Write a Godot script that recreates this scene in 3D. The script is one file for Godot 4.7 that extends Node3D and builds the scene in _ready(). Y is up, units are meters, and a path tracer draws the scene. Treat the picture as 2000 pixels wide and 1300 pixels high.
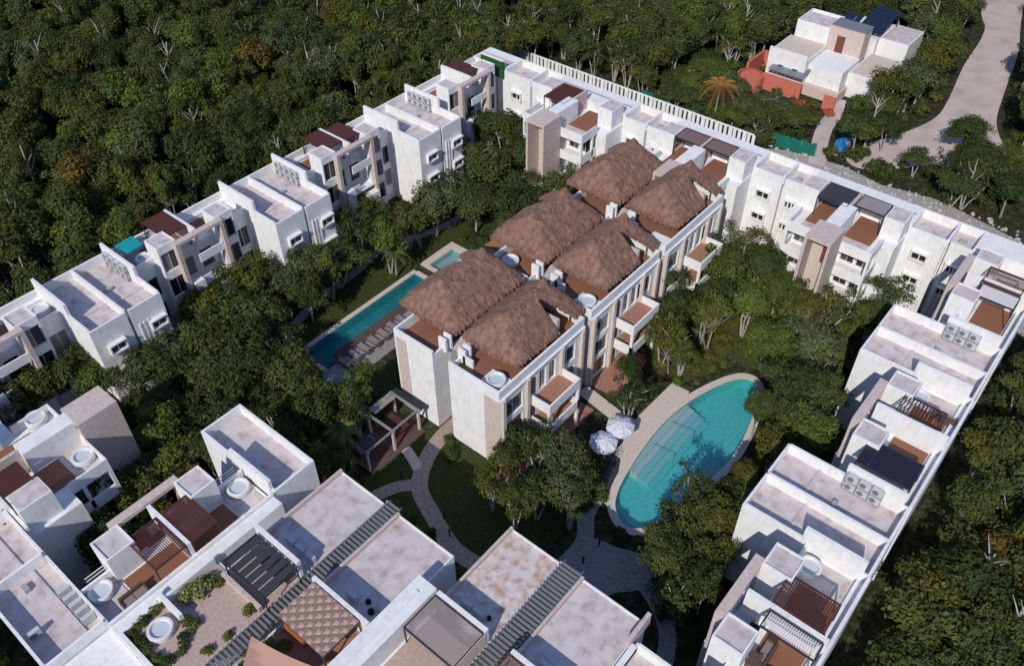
extends Node3D
# A white terraced holiday compound round a jungle garden, seen from a drone. x runs along the long rows (away to the right), z towards the right-hand row, y up, metres.

const D := 9.3      # roof terraces
const P := 10.4     # parapets
const T := 11.8     # stair heads, fin walls, pergolas

var M := {}
var used := {}
var off := Vector3.ZERO
var fr := 0
var rng := RandomNumberGenerator.new()
var ac_proto: Node3D
var tub_proto: Node3D
var crowns: Array = []
var trunks: Array = []
var tints: Array = []
var bush_mesh: ArrayMesh

# ------------------------------------------------------------------ helpers

func lin(r: float, g: float, b: float) -> Color:
	return Color(r, g, b).linear_to_srgb()

func rf(a: float, b: float) -> float:
	return rng.randf_range(a, b)

func numbered(parent: Node, n: String) -> String:
	var key := str(parent.get_instance_id()) + ":" + n
	used[key] = int(used.get(key, 0)) + 1
	return n if used[key] == 1 else "%s_%03d" % [n, int(used[key]) - 1]

func tag(o: Node, label: String, cat: String, group := "", kind := "") -> void:
	if label: o.set_meta("label", label)
	if cat: o.set_meta("category", cat)
	if group: o.set_meta("group", group)
	if kind: o.set_meta("kind", kind)

# frames: 0 u=x v=z | 1 u=x v=-z | 2 u=z v=-x | 3 u=z v=x   (v points out of a row, towards the garden)
func W(u: float, y: float, v: float) -> Vector3:
	match fr:
		1: return Vector3(u, y, -v)
		2: return Vector3(-v, y, u)
		3: return Vector3(v, y, u)
	return Vector3(u, y, v)

func thing(n: String, label: String, cat: String, u: float, v: float, group := "", y := 0.0) -> Node3D:
	var o := Node3D.new()
	o.name = numbered(self, n)
	add_child(o)
	o.position = W(u, y, v)
	off = o.position
	tag(o, label, cat, group)
	return o

func shape() -> SurfaceTool:
	var st := SurfaceTool.new()
	st.begin(Mesh.PRIMITIVE_TRIANGLES)
	return st

func tri3(st: SurfaceTool, a: Vector3, b: Vector3, c: Vector3) -> void:   # counter-clockwise seen from outside
	var n := (b - a).cross(c - a).normalized()
	st.set_normal(n); st.add_vertex(a)
	st.set_normal(n); st.add_vertex(c)
	st.set_normal(n); st.add_vertex(b)

func quad(st: SurfaceTool, a: Vector3, b: Vector3, c: Vector3, d: Vector3) -> void:
	tri3(st, a, b, c)
	tri3(st, a, c, d)

func box(st: SurfaceTool, lo: Vector3, hi: Vector3) -> void:
	var p := []
	for i in 8:
		p.append(Vector3(hi.x if i & 1 else lo.x, hi.y if i & 2 else lo.y, hi.z if i & 4 else lo.z))
	quad(st, p[0], p[2], p[3], p[1]); quad(st, p[4], p[5], p[7], p[6])
	quad(st, p[0], p[4], p[6], p[2]); quad(st, p[1], p[3], p[7], p[5])
	quad(st, p[0], p[1], p[5], p[4]); quad(st, p[2], p[6], p[7], p[3])

func bx(st: SurfaceTool, u0: float, u1: float, y0: float, y1: float, v0: float, v1: float) -> void:
	var a := W(u0, y0, v0) - off
	var b := W(u1, y1, v1) - off
	box(st, Vector3(minf(a.x, b.x), minf(a.y, b.y), minf(a.z, b.z)), Vector3(maxf(a.x, b.x), maxf(a.y, b.y), maxf(a.z, b.z)))

func put(parent: Node, n: String, st: SurfaceTool, m: Material) -> MeshInstance3D:
	return put_mesh(parent, n, st.commit(), m)

func put_mesh(parent: Node, n: String, mesh: Mesh, m: Material) -> MeshInstance3D:
	var o := MeshInstance3D.new()
	o.name = numbered(parent, n)
	o.mesh = mesh
	o.material_override = m
	parent.add_child(o)
	return o

func B(parent: Node, n: String, m: String, u0: float, u1: float, y0: float, y1: float, v0: float, v1: float) -> MeshInstance3D:
	var st := shape()
	bx(st, u0, u1, y0, y1, v0, v1)
	return put(parent, n, st, M[m])

func ground_piece(n: String, m: String, st: SurfaceTool) -> MeshInstance3D:
	var o := put(self, n, st, M[m])
	o.set_meta("kind", "structure")
	return o

# wall along u with rectangular openings [u0,u1,y0,y1]
func holed(st: SurfaceTool, u0: float, u1: float, y0: float, y1: float, v0: float, v1: float, holes: Array) -> void:
	var us := [u0, u1]
	for h in holes:
		us.append(h[0]); us.append(h[1])
	us.sort()
	for i in us.size() - 1:
		if us[i + 1] - us[i] < 0.001: continue
		var mid = (us[i] + us[i + 1]) / 2.0
		var cuts := []
		for h in holes:
			if h[0] < mid and h[1] > mid: cuts.append([h[2], h[3]])
		cuts.sort_custom(func(p, q): return p[0] < q[0])
		var y = y0
		for c in cuts:
			if c[0] > y: bx(st, us[i], us[i + 1], y, c[0], v0, v1)
			y = maxf(y, c[1])
		if y < y1: bx(st, us[i], us[i + 1], y, y1, v0, v1)

# a glazed window standing in an opening: frame with panes as sub-parts, outer face at v
func window(parent: Node, u0: float, u1: float, y0: float, y1: float, v: float, n := 2, fm := "frame") -> void:
	var st := shape()
	var w := 0.06
	bx(st, u0, u1, y0, y0 + w, v - 0.06, v); bx(st, u0, u1, y1 - w, y1, v - 0.06, v)
	for i in n + 1:
		var x := u0 + (u1 - u0 - w) * i / n
		bx(st, x, x + w, y0 + w, y1 - w, v - 0.06, v)
	var f := put(parent, "window", st, M[fm])
	for i in n:
		var a := u0 + (u1 - u0 - w) * i / n + w
		var b := u0 + (u1 - u0 - w) * (i + 1) / n
		B(f, "pane", "curtained" if (int(a * 37.0) + int(y0 * 11.0)) % 5 == 0 else ("glass_grey" if (int(a * 23.0) + int(y0 * 7.0)) % 3 == 0 else "glass"), a, b, y0 + w, y1 - w, v - 0.045, v - 0.025)

func facade(parent: Node, m: String, u0: float, u1: float, y0: float, y1: float, v: float, holes: Array, panes := 2) -> void:
	var st := shape()
	holed(st, u0, u1, y0, y1, v - 0.3, v, holes)
	put(parent, "wall", st, M[m])
	for h in holes:
		window(parent, h[0], h[1], h[2], h[3], v - 0.14, panes)

# a small window in a projecting box hood
func hood_window(parent: Node, u: float, y: float, v: float, w := 1.5, h := 1.0) -> void:
	var st := shape()
	bx(st, u - w / 2 - 0.15, u + w / 2 + 0.15, y + h / 2, y + h / 2 + 0.15, v, v + 0.55)
	bx(st, u - w / 2 - 0.15, u + w / 2 + 0.15, y - h / 2 - 0.15, y - h / 2, v, v + 0.4)
	bx(st, u - w / 2 - 0.15, u - w / 2, y - h / 2, y + h / 2, v, v + 0.4)
	bx(st, u + w / 2, u + w / 2 + 0.15, y - h / 2, y + h / 2, v, v + 0.4)
	bx(st, u - 0.05, u + 0.05, y - h / 2, y + h / 2, v, v + 0.1)
	var f := put(parent, "window", st, M.white)
	B(f, "pane", "glass", u - w / 2, u - 0.05, y - h / 2, y + h / 2, v + 0.002, v + 0.03)
	B(f, "pane", "glass", u + 0.05, u + w / 2, y - h / 2, y + h / 2, v + 0.002, v + 0.03)

# slatted roof on posts; slats are sub-parts. along: slats run along u (true) or v
func pergola(parent: Node, u0: float, u1: float, v0: float, v1: float, y0: float, y1: float, n: int, along: bool, fm := "maroon", sm := "maroon", fill := 0.6, posts := true) -> MeshInstance3D:
	var st := shape()
	var t := 0.09
	bx(st, u0, u1, y1 - 0.16, y1, v0, v0 + t); bx(st, u0, u1, y1 - 0.16, y1, v1 - t, v1)
	bx(st, u0, u0 + t, y1 - 0.16, y1, v0 + t, v1 - t); bx(st, u1 - t, u1, y1 - 0.16, y1, v0 + t, v1 - t)
	if posts:
		for q in [[u0, v0], [u1 - t, v0], [u0, v1 - t], [u1 - t, v1 - t]]:
			bx(st, q[0], q[0] + t, y0, y1 - 0.16, q[1], q[1] + t)
	var f := put(parent, "pergola", st, M[fm])
	for i in n:
		if along:
			var s := (v1 - v0 - 2 * t) / n
			var a := v0 + t + s * i
			B(f, "slat", sm, u0 + t, u1 - t, y1 - 0.1, y1 - 0.04, a + s * (1 - fill) / 2, a + s * (1 + fill) / 2)
		else:
			var s2 := (u1 - u0 - 2 * t) / n
			var a2 := u0 + t + s2 * i
			B(f, "slat", sm, a2 + s2 * (1 - fill) / 2, a2 + s2 * (1 + fill) / 2, y1 - 0.1, y1 - 0.04, v0 + t, v1 - t)
	return f

func prism(st: SurfaceTool, pts: PackedVector2Array, y0: float, y1: float) -> void:   # x,z outline in world axes
	var idx := Geometry2D.triangulate_polygon(pts)
	for i in range(0, idx.size(), 3):
		var q := [pts[idx[i]], pts[idx[i + 1]], pts[idx[i + 2]]]
		if (q[1] - q[0]).cross(q[2] - q[0]) > 0: q = [q[0], q[2], q[1]]
		tri3(st, Vector3(q[0].x, y1, q[0].y) - off, Vector3(q[1].x, y1, q[1].y) - off, Vector3(q[2].x, y1, q[2].y) - off)
	var cw := Geometry2D.is_polygon_clockwise(pts)
	for i in pts.size():
		var a: Vector2 = pts[i]
		var b: Vector2 = pts[(i + 1) % pts.size()]
		if not cw:
			var s := a; a = b; b = s
		quad(st, Vector3(a.x, y0, a.y) - off, Vector3(b.x, y0, b.y) - off, Vector3(b.x, y1, b.y) - off, Vector3(a.x, y1, a.y) - off)

func poly(a: Array) -> PackedVector2Array:
	var p := PackedVector2Array()
	for q in a: p.append(Vector2(q[0], q[1]))
	return p

func smooth(p: PackedVector2Array, k: int, closed := true) -> PackedVector2Array:
	var o := PackedVector2Array()
	var n := p.size()
	for i in (n if closed else n - 1):
		var p0: Vector2 = p[(i + n - 1) % n] if closed or i > 0 else p[0]
		var p3: Vector2 = p[(i + 2) % n] if closed or i < n - 2 else p[n - 1]
		for j in k:
			o.append(p[i].cubic_interpolate(p[(i + 1) % n], p0, p3, float(j) / k))
	if not closed: o.append(p[n - 1])
	return o

func strip(line: Array, w: float) -> PackedVector2Array:
	var p := smooth(poly(line), 6, false)
	var l := PackedVector2Array()
	var r := PackedVector2Array()
	for i in p.size():
		var d: Vector2 = (p[mini(i + 1, p.size() - 1)] - p[maxi(i - 1, 0)]).normalized().orthogonal() * w / 2
		l.append(p[i] + d); r.append(p[i] - d)
	r.reverse()
	l.append_array(r)
	return l

func flat(n: String, m: String, pts: PackedVector2Array, y: float) -> MeshInstance3D:
	off = Vector3.ZERO
	var st := shape()
	prism(st, pts, y - 0.06, y)
	return ground_piece(n, m, st)

func tube(st: SurfaceTool, a: Vector3, b: Vector3, r0: float, r1: float, n := 6) -> void:
	var d := (b - a).normalized()
	var x := d.cross(Vector3.RIGHT if absf(d.x) < 0.8 else Vector3.FORWARD).normalized()
	var z := x.cross(d)
	for i in n:
		var p := TAU * i / n
		var q := TAU * (i + 1) / n
		var e := x * cos(p) + z * sin(p)
		var f := x * cos(q) + z * sin(q)
		for w in [[a + e * r0, e], [b + f * r1, f], [b + e * r1, e], [a + e * r0, e], [a + f * r0, f], [b + f * r1, f]]:
			st.set_normal(w[1]); st.add_vertex(w[0])

func disc(st: SurfaceTool, c: Vector3, r: float, n := 16) -> void:
	for i in n:
		var p := TAU * i / n
		var q := TAU * (i + 1) / n
		tri3(st, c, c + Vector3(cos(q), 0, sin(q)) * r, c + Vector3(cos(p), 0, sin(p)) * r)

func lathe(st: SurfaceTool, prof: Array, n := 20) -> void:   # [r, y] from outside bottom up
	for k in prof.size() - 1:
		for i in n:
			var p := TAU * i / n
			var q := TAU * (i + 1) / n
			var a := Vector3(cos(p) * prof[k][0], prof[k][1], sin(p) * prof[k][0])
			var b := Vector3(cos(q) * prof[k][0], prof[k][1], sin(q) * prof[k][0])
			var c := Vector3(cos(q) * prof[k + 1][0], prof[k + 1][1], sin(q) * prof[k + 1][0])
			var d := Vector3(cos(p) * prof[k + 1][0], prof[k + 1][1], sin(p) * prof[k + 1][0])
			if a.distance_to(b) > 0.0005: tri3(st, a, c, b)
			if c.distance_to(d) > 0.0005: tri3(st, a, d, c)

func copy_of(o: Node3D, label: String, group := "") -> Node3D:
	var c: Node3D = o.duplicate()
	c.name = numbered(self, String(o.get_meta("kind_name")))
	add_child(c)
	c.set_meta("label", label)
	if group: c.set_meta("group", group)
	return c

# ------------------------------------------------------------------ materials

func noise_tex(freq: float, oct: int, stops: Array, size := 512, s := 1, kind := FastNoiseLite.TYPE_SIMPLEX_SMOOTH) -> NoiseTexture2D:
	var n := FastNoiseLite.new()
	n.noise_type = kind
	n.frequency = freq
	n.fractal_octaves = oct
	n.fractal_gain = 0.55
	n.seed = s
	var g := Gradient.new()
	var o := PackedFloat32Array()
	var c := PackedColorArray()
	for q in stops:
		o.append(q[0]); c.append(q[1])
	g.offsets = o
	g.colors = c
	var t := NoiseTexture2D.new()
	t.width = size
	t.height = size
	t.seamless = true
	t.noise = n
	t.color_ramp = g
	return t

func bump_tex(freq: float, oct: int, size := 512, s := 3, strength := 6.0) -> NoiseTexture2D:
	var n := FastNoiseLite.new()
	n.frequency = freq
	n.fractal_octaves = oct
	n.seed = s
	var t := NoiseTexture2D.new()
	t.width = size
	t.height = size
	t.seamless = true
	t.noise = n
	t.as_normal_map = true
	t.bump_strength = strength
	return t

func mat(n: String, stops: Array, metres: float, freq: float, oct := 5, rough := 0.9, bump: Texture2D = null, stretch := Vector3.ONE) -> StandardMaterial3D:
	var m := StandardMaterial3D.new()
	m.resource_name = n
	m.roughness = rough
	m.metallic_specular = 0.3
	if stops.size() == 1:
		m.albedo_color = stops[0][1]
	else:
		m.albedo_texture = noise_tex(freq, oct, stops, 512, M.size() + 5)
		m.uv1_triplanar = true
		m.uv1_world_triplanar = true
		m.uv1_scale = Vector3.ONE / metres * stretch
	if bump:
		m.normal_enabled = true
		m.normal_texture = bump
		m.uv1_triplanar = true
		m.uv1_world_triplanar = true
		m.uv1_scale = Vector3.ONE / metres * stretch
	M[n] = m
	return m

func plain(n: String, c: Color, rough := 0.85, metal := 0.0) -> StandardMaterial3D:
	var m := StandardMaterial3D.new()
	m.resource_name = n
	m.albedo_color = c
	m.roughness = rough
	m.metallic = metal
	m.metallic_specular = 0.35
	M[n] = m
	return m

func make_materials() -> void:
	mat("white", [[0.0, lin(0.70, 0.69, 0.685)], [0.40, lin(0.765, 0.76, 0.758)], [0.6, lin(0.79, 0.785, 0.783)], [1.0, lin(0.81, 0.805, 0.803)]], 11.0, 0.012, 6, 0.85)
	mat("roof", [[0.0, lin(0.46, 0.40, 0.395)], [0.4, lin(0.545, 0.485, 0.48)], [0.62, lin(0.58, 0.52, 0.515)], [1.0, lin(0.62, 0.565, 0.56)]], 9.0, 0.010, 6, 0.92)
	mat("roof_stained", [[0.0, lin(0.46, 0.31, 0.24)], [0.36, lin(0.56, 0.48, 0.44)], [0.6, lin(0.61, 0.55, 0.53)], [1.0, lin(0.66, 0.61, 0.60)]], 8.0, 0.012, 6, 0.92)
	mat("deck", [[0.0, lin(0.20, 0.085, 0.05)], [0.5, lin(0.29, 0.13, 0.08)], [1.0, lin(0.36, 0.17, 0.11)]], 4.0, 0.03, 4, 0.8, null, Vector3(1, 1, 4))
	mat("wood_dark", [[0.0, lin(0.06, 0.04, 0.035)], [0.5, lin(0.10, 0.07, 0.06)], [1.0, lin(0.15, 0.11, 0.10)]], 3.0, 0.03, 4, 0.8)
	mat("beige", [[0.0, lin(0.44, 0.355, 0.315)], [0.5, lin(0.54, 0.445, 0.405)], [1.0, lin(0.60, 0.51, 0.47)]], 6.0, 0.02, 6, 0.9)
	mat("stone_grey", [[0.0, lin(0.16, 0.15, 0.15)], [0.5, lin(0.24, 0.23, 0.23)], [1.0, lin(0.32, 0.31, 0.31)]], 6.0, 0.02, 6, 0.9)
	mat("paving", [[0.0, lin(0.30, 0.22, 0.19)], [0.5, lin(0.40, 0.315, 0.28)], [1.0, lin(0.48, 0.40, 0.36)]], 5.0, 0.02, 6, 0.9)
	mat("paving_grey", [[0.0, lin(0.17, 0.165, 0.165)], [0.5, lin(0.25, 0.24, 0.24)], [1.0, lin(0.33, 0.32, 0.31)]], 5.0, 0.02, 6, 0.9)
	mat("coping", [[0.0, lin(0.46, 0.38, 0.32)], [0.5, lin(0.57, 0.49, 0.43)], [1.0, lin(0.64, 0.57, 0.51)]], 4.0, 0.02, 6, 0.85)
	mat("terracotta", [[0.0, lin(0.26, 0.12, 0.08)], [0.5, lin(0.34, 0.17, 0.12)], [1.0, lin(0.40, 0.22, 0.16)]], 4.0, 0.02, 5, 0.9)
	mat("sand", [[0.0, lin(0.38, 0.27, 0.23)], [0.5, lin(0.46, 0.345, 0.30)], [1.0, lin(0.52, 0.41, 0.365)]], 5.0, 0.03, 6, 0.95)
	mat("road", [[0.0, lin(0.43, 0.34, 0.30)], [0.45, lin(0.51, 0.42, 0.385)], [1.0, lin(0.58, 0.50, 0.46)]], 23.0, 0.008, 6, 0.95)
	mat("soil", [[0.0, lin(0.012, 0.016, 0.006)], [0.45, lin(0.03, 0.034, 0.014)], [0.7, lin(0.055, 0.055, 0.028)], [1.0, lin(0.09, 0.085, 0.05)]], 12.0, 0.02, 6, 1.0, bump_tex(0.04, 5))
	mat("lawn", [[0.0, lin(0.028, 0.04, 0.012)], [0.45, lin(0.05, 0.068, 0.02)], [0.7, lin(0.066, 0.082, 0.026)], [1.0, lin(0.10, 0.105, 0.04)]], 7.0, 0.03, 6, 1.0, bump_tex(0.12, 4, 512, 4))
	mat("meadow", [[0.0, lin(0.03, 0.038, 0.012)], [0.45, lin(0.065, 0.078, 0.022)], [0.7, lin(0.095, 0.10, 0.032)], [1.0, lin(0.14, 0.13, 0.06)]], 6.0, 0.03, 6, 1.0, bump_tex(0.08, 5, 512, 4, 9.0))
	mat("gravel", [[0.0, lin(0.12, 0.11, 0.10)], [0.4, lin(0.36, 0.34, 0.32)], [0.6, lin(0.50, 0.475, 0.45)], [1.0, lin(0.62, 0.6, 0.58)]], 5.0, 0.05, 6, 1.0, bump_tex(0.08, 5, 512, 6, 9.0))
	mat("thatch", [[0.0, lin(0.11, 0.058, 0.042)], [0.36, lin(0.225, 0.130, 0.098)], [0.6, lin(0.28, 0.170, 0.130)], [1.0, lin(0.36, 0.24, 0.19)]], 7.0, 0.02, 8, 1.0, bump_tex(0.07, 6, 512, 7, 7.0), Vector3(1, 0.8, 1))
	mat("bark", [[0.0, lin(0.14, 0.12, 0.10)], [0.5, lin(0.27, 0.245, 0.21)], [1.0, lin(0.42, 0.39, 0.35)]], 1.5, 0.03, 4, 0.95)
	mat("bark_pale", [[0.0, lin(0.24, 0.22, 0.19)], [0.5, lin(0.40, 0.375, 0.335)], [1.0, lin(0.52, 0.49, 0.45)]], 1.5, 0.03, 4, 0.95)
	mat("pool_tile", [[0.0, lin(0.04, 0.30, 0.31)], [0.5, lin(0.055, 0.37, 0.375)], [1.0, lin(0.08, 0.44, 0.435)]], 6.0, 0.02, 5, 0.6)
	mat("pool_mid", [[0.0, lin(0.10, 0.31, 0.33)], [0.5, lin(0.14, 0.37, 0.39)], [1.0, lin(0.17, 0.42, 0.44)]], 4.0, 0.03, 5, 0.7)
	mat("pool_deep", [[0.0, lin(0.003, 0.09, 0.115)], [0.5, lin(0.005, 0.13, 0.15)], [1.0, lin(0.009, 0.18, 0.195)]], 6.0, 0.02, 5, 0.6)
	mat("pool_step", [[0.0, lin(0.20, 0.33, 0.34)], [0.5, lin(0.28, 0.40, 0.40)], [1.0, lin(0.34, 0.46, 0.455)]], 4.0, 0.03, 5, 0.7)
	mat("tuft", [[0.0, lin(0.34, 0.35, 0.40)], [0.5, lin(0.58, 0.59, 0.66)], [1.0, lin(0.74, 0.75, 0.82)]], 1.2, 0.06, 4, 1.0)
	mat("pink_wall", [[0.0, lin(0.48, 0.36, 0.33)], [0.5, lin(0.57, 0.45, 0.41)], [1.0, lin(0.63, 0.52, 0.48)]], 5.0, 0.02, 5, 0.9)
	mat("orange_wall", [[0.0, lin(0.42, 0.10, 0.07)], [0.5, lin(0.54, 0.16, 0.11)], [1.0, lin(0.62, 0.22, 0.16)]], 3.0, 0.03, 5, 0.9)
	mat("tin", [[0.0, lin(0.10, 0.12, 0.15)], [0.5, lin(0.17, 0.19, 0.22)], [1.0, lin(0.26, 0.26, 0.29)]], 3.0, 0.03, 4, 0.6)
	for q in [["white", Vector3(0.16, 0.05, 0.16), 0.02, [[0.0, Color(0.93, 0.925, 0.915)], [0.4, Color(0.985, 0.985, 0.98)], [0.6, Color(1, 1, 1)], [1.0, Color(1, 1, 1)]]],
		["roof", Vector3(0.075, 0.075, 0.075), 0.02, [[0.0, Color(0.84, 0.80, 0.78)], [0.35, Color(0.965, 0.955, 0.95)], [0.55, Color(1, 1, 1)], [1.0, Color(1, 1, 1)]]],
		["roof_stained", Vector3(0.10, 0.10, 0.10), 0.02, [[0.0, Color(0.84, 0.72, 0.62)], [0.36, Color(0.96, 0.92, 0.9)], [0.55, Color(1, 1, 1)], [1.0, Color(1, 1, 1)]]],
		["deck", Vector3(0.6, 0.6, 0.6), 0.03, [[0.0, Color(0.66, 0.66, 0.68)], [0.4, Color(0.95, 0.95, 0.95)], [1.0, Color(1, 1, 1)]]],
		["lawn", Vector3(0.13, 0.13, 0.13), 0.02, [[0.0, Color(1.0, 0.86, 0.72)], [0.4, Color(0.98, 0.96, 0.9)], [1.0, Color(0.8, 0.86, 0.8)]]],
		["paving", Vector3(0.2, 0.2, 0.2), 0.03, [[0.0, Color(0.74, 0.72, 0.70)], [0.45, Color(0.96, 0.96, 0.95)], [1.0, Color(1, 1, 1)]]],
		["thatch", Vector3(0.16, 0.16, 0.16), 0.02, [[0.0, Color(0.72, 0.68, 0.66)], [0.45, Color(0.98, 0.97, 0.96)], [1.0, Color(1, 1, 1)]]]]:
		var m: StandardMaterial3D = M[q[0]]
		m.detail_enabled = true
		m.detail_blend_mode = BaseMaterial3D.BLEND_MODE_MUL
		m.detail_uv_layer = BaseMaterial3D.DETAIL_UV_2
		m.detail_albedo = noise_tex(q[2], 5, q[3], 512, 40)
		m.uv2_triplanar = true
		m.uv2_world_triplanar = true
		m.uv2_scale = q[1]
	plain("frame", lin(0.6, 0.6, 0.6), 0.5)
	plain("glass", lin(0.018, 0.022, 0.026), 0.07)
	plain("curtained", lin(0.22, 0.205, 0.19), 0.25)
	plain("glass_grey", lin(0.06, 0.066, 0.072), 0.1)
	plain("maroon", lin(0.085, 0.030, 0.024), 0.7)
	plain("maroon_light", lin(0.19, 0.125, 0.115), 0.75)
	plain("dark_metal", lin(0.035, 0.036, 0.042), 0.55)
	plain("rail_steel", lin(0.16, 0.24, 0.25), 0.4)
	plain("slate_fabric", lin(0.045, 0.045, 0.055), 0.8)
	plain("solar", lin(0.020, 0.020, 0.036), 0.25)
	plain("solar_blue", lin(0.012, 0.020, 0.042), 0.2)
	plain("louver", lin(0.12, 0.125, 0.135), 0.6)
	plain("weave_light", lin(0.45, 0.31, 0.255), 0.9)
	plain("weave_dark", lin(0.30, 0.19, 0.155), 0.9)
	plain("sail_cloth", lin(0.50, 0.29, 0.22), 0.9)
	plain("tarp_blue", lin(0.02, 0.17, 0.48), 0.6)
	plain("turquoise", lin(0.01, 0.27, 0.31), 0.7)
	plain("green_mesh", lin(0.01, 0.13, 0.10), 0.9)
	plain("green_screen", lin(0.02, 0.085, 0.02), 0.9)
	plain("shade_mesh", lin(0.34, 0.29, 0.285), 0.9)
	plain("lattice_white", lin(0.62, 0.58, 0.58), 0.8)
	plain("ac_white", lin(0.50, 0.51, 0.525), 0.6)
	plain("ac_grey", lin(0.33, 0.34, 0.355), 0.6)
	plain("fan_dark", lin(0.16, 0.162, 0.17), 0.7)
	plain("tub", lin(0.66, 0.66, 0.67), 0.4)
	plain("tub_water", lin(0.52, 0.55, 0.60), 0.1)
	plain("cushion", lin(0.24, 0.205, 0.195), 0.95)
	plain("sofa_brown", lin(0.10, 0.06, 0.045), 0.85)
	plain("soot", lin(0.02, 0.02, 0.022), 0.9)
	plain("door_wood", lin(0.16, 0.06, 0.035), 0.7)
	plain("orange_wood", lin(0.40, 0.12, 0.045), 0.8)
	plain("bin_black", lin(0.012, 0.012, 0.014), 0.7)
	var w := StandardMaterial3D.new()
	w.resource_name = "pool_water"
	w.albedo_color = Color(0.25, 0.75, 0.8, 0.08)
	w.transparency = BaseMaterial3D.TRANSPARENCY_ALPHA
	w.roughness = 0.03
	w.normal_enabled = true
	w.normal_texture = bump_tex(0.03, 4, 512, 21, 2.5)
	w.normal_scale = 0.35
	w.uv1_triplanar = true
	w.uv1_world_triplanar = true
	w.uv1_scale = Vector3.ONE / 5.0
	M["water"] = w
	for q in [["leaf_dark", 0.62, 0.72, 0.5], ["leaf_mid", 0.92, 0.98, 0.66], ["leaf_olive", 1.22, 1.08, 0.62], ["leaf_bright", 1.2, 1.36, 0.72], ["leaf_grey", 1.2, 1.22, 1.25], ["leaf_yellow", 1.5, 1.4, 0.7], ["leaf_blue", 0.66, 0.85, 0.85], ["leaf_rust", 1.75, 1.1, 0.6], ["leaf_bare", 2.6, 2.2, 2.0]]:
		var m := StandardMaterial3D.new()
		m.resource_name = q[0]
		m.vertex_color_use_as_albedo = true
		m.albedo_color = Color(q[1], q[2], q[3]) if maxf(q[1], maxf(q[2], q[3])) > 1.0 else Color(q[1], q[2], q[3])
		m.albedo_color = lin(q[1] / 3.0, q[2] / 3.0, q[3] / 3.0)
		m.roughness = 0.7
		m.metallic_specular = 0.25
		m.backlight_enabled = true
		m.backlight = Color(0.58, 0.66, 0.40)
		M[q[0]] = m

# ------------------------------------------------------------------ rows of apartments

# windowless-roofed apartment block: two flat roofs with parapets, a party wall between, fin walls at the sides
func row_block(label: String, u0: float, u1: float, vb: float, vf: float, fin_lo: bool, fin_hi: bool, fin_v0: float, fin_v1: float, roof_m := "roof", front := true, split := 0.5) -> Node3D:
	var um := lerpf(u0, u1, split)
	var o := thing("apartment_block", label, "building", (u0 + u1) / 2, (vb + vf) / 2, "flat-roofed blocks of the white compound")
	B(o, "wall", "white", u0, um - 0.01, 0, 9.3, vb, vf)
	B(o, "wall", "white", um + 0.32, u1, 0, 9.3, vb, vf)
	B(o, "wall", "white", um - 0.01, um + 0.32, 0, 9.3, vb, vf - 0.7)
	B(o, "roof", roof_m, u0 + 0.2, um - 0.12, 9.3, 9.36, vb + 0.22, vf - 0.2)
	B(o, "roof", roof_m, um + 0.12, u1 - 0.2, 9.3, 9.36, vb + 0.22, vf - 0.2)
	var st := shape()
	bx(st, u0, u1, 9.3, P, vb, vb + 0.22)
	bx(st, u0, um - 0.01, 9.3, P - 0.15, vf - 0.2, vf)
	bx(st, um + 0.32, u1, 9.3, P - 0.15, vf - 0.2, vf)
	bx(st, u0, u0 + 0.2, 9.3, P, vb + 0.22, vf - 0.2)
	bx(st, u1 - 0.2, u1, 9.3, P, vb + 0.22, vf - 0.2)
	put(o, "parapet", st, M.white)
	B(o, "party_wall", "white", um - 0.12, um + 0.12, 9.3, P, vb + 0.22, vf - 0.2)
	if fin_lo: B(o, "fin_wall", "white", u0 - 0.03, u0 + 0.25, 9.3, T - 0.1, fin_v0, fin_v1)
	if fin_hi: B(o, "fin_wall", "white", u1 - 0.25, u1 + 0.03, 9.3, T - 0.1, fin_v0, fin_v1)
	# a low plinth across each roof, a drain
	B(o, "roof_ridge", roof_m, u0 + 0.2, um - 0.12, 9.36, 9.5, lerpf(vb, vf, 0.62), lerpf(vb, vf, 0.62) + 0.25)
	B(o, "roof_ridge", roof_m, um + 0.12, u1 - 0.2, 9.36, 9.5, lerpf(vb, vf, 0.68), lerpf(vb, vf, 0.68) + 0.25)
	st = shape()
	bx(st, u0 + 0.5, u0 + 0.65, 9.36, 9.375, vf - 0.7, vf - 0.5)
	put(o, "roof_drain", st, M.soot)
	st = shape()
	bx(st, um + 0.8, um + 1.5, 9.36, 9.7, lerpf(vb, vf, 0.45), lerpf(vb, vf, 0.45) + 0.4)
	put(o, "roof_vent", st, M.ac_grey)
	if front:
		for i in 3:
			var x := um + 0.75 + i * 0.45
			B(o, "pilaster", "white", x, x + 0.16, 0, 8.2, vf + 0.002, vf + 0.14)
		for y in [7.3, 4.2]:
			hood_window(o, lerpf(u0, um, 0.5), y, vf)
			hood_window(o, u1 - 1.15, y, vf)
	return o

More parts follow.
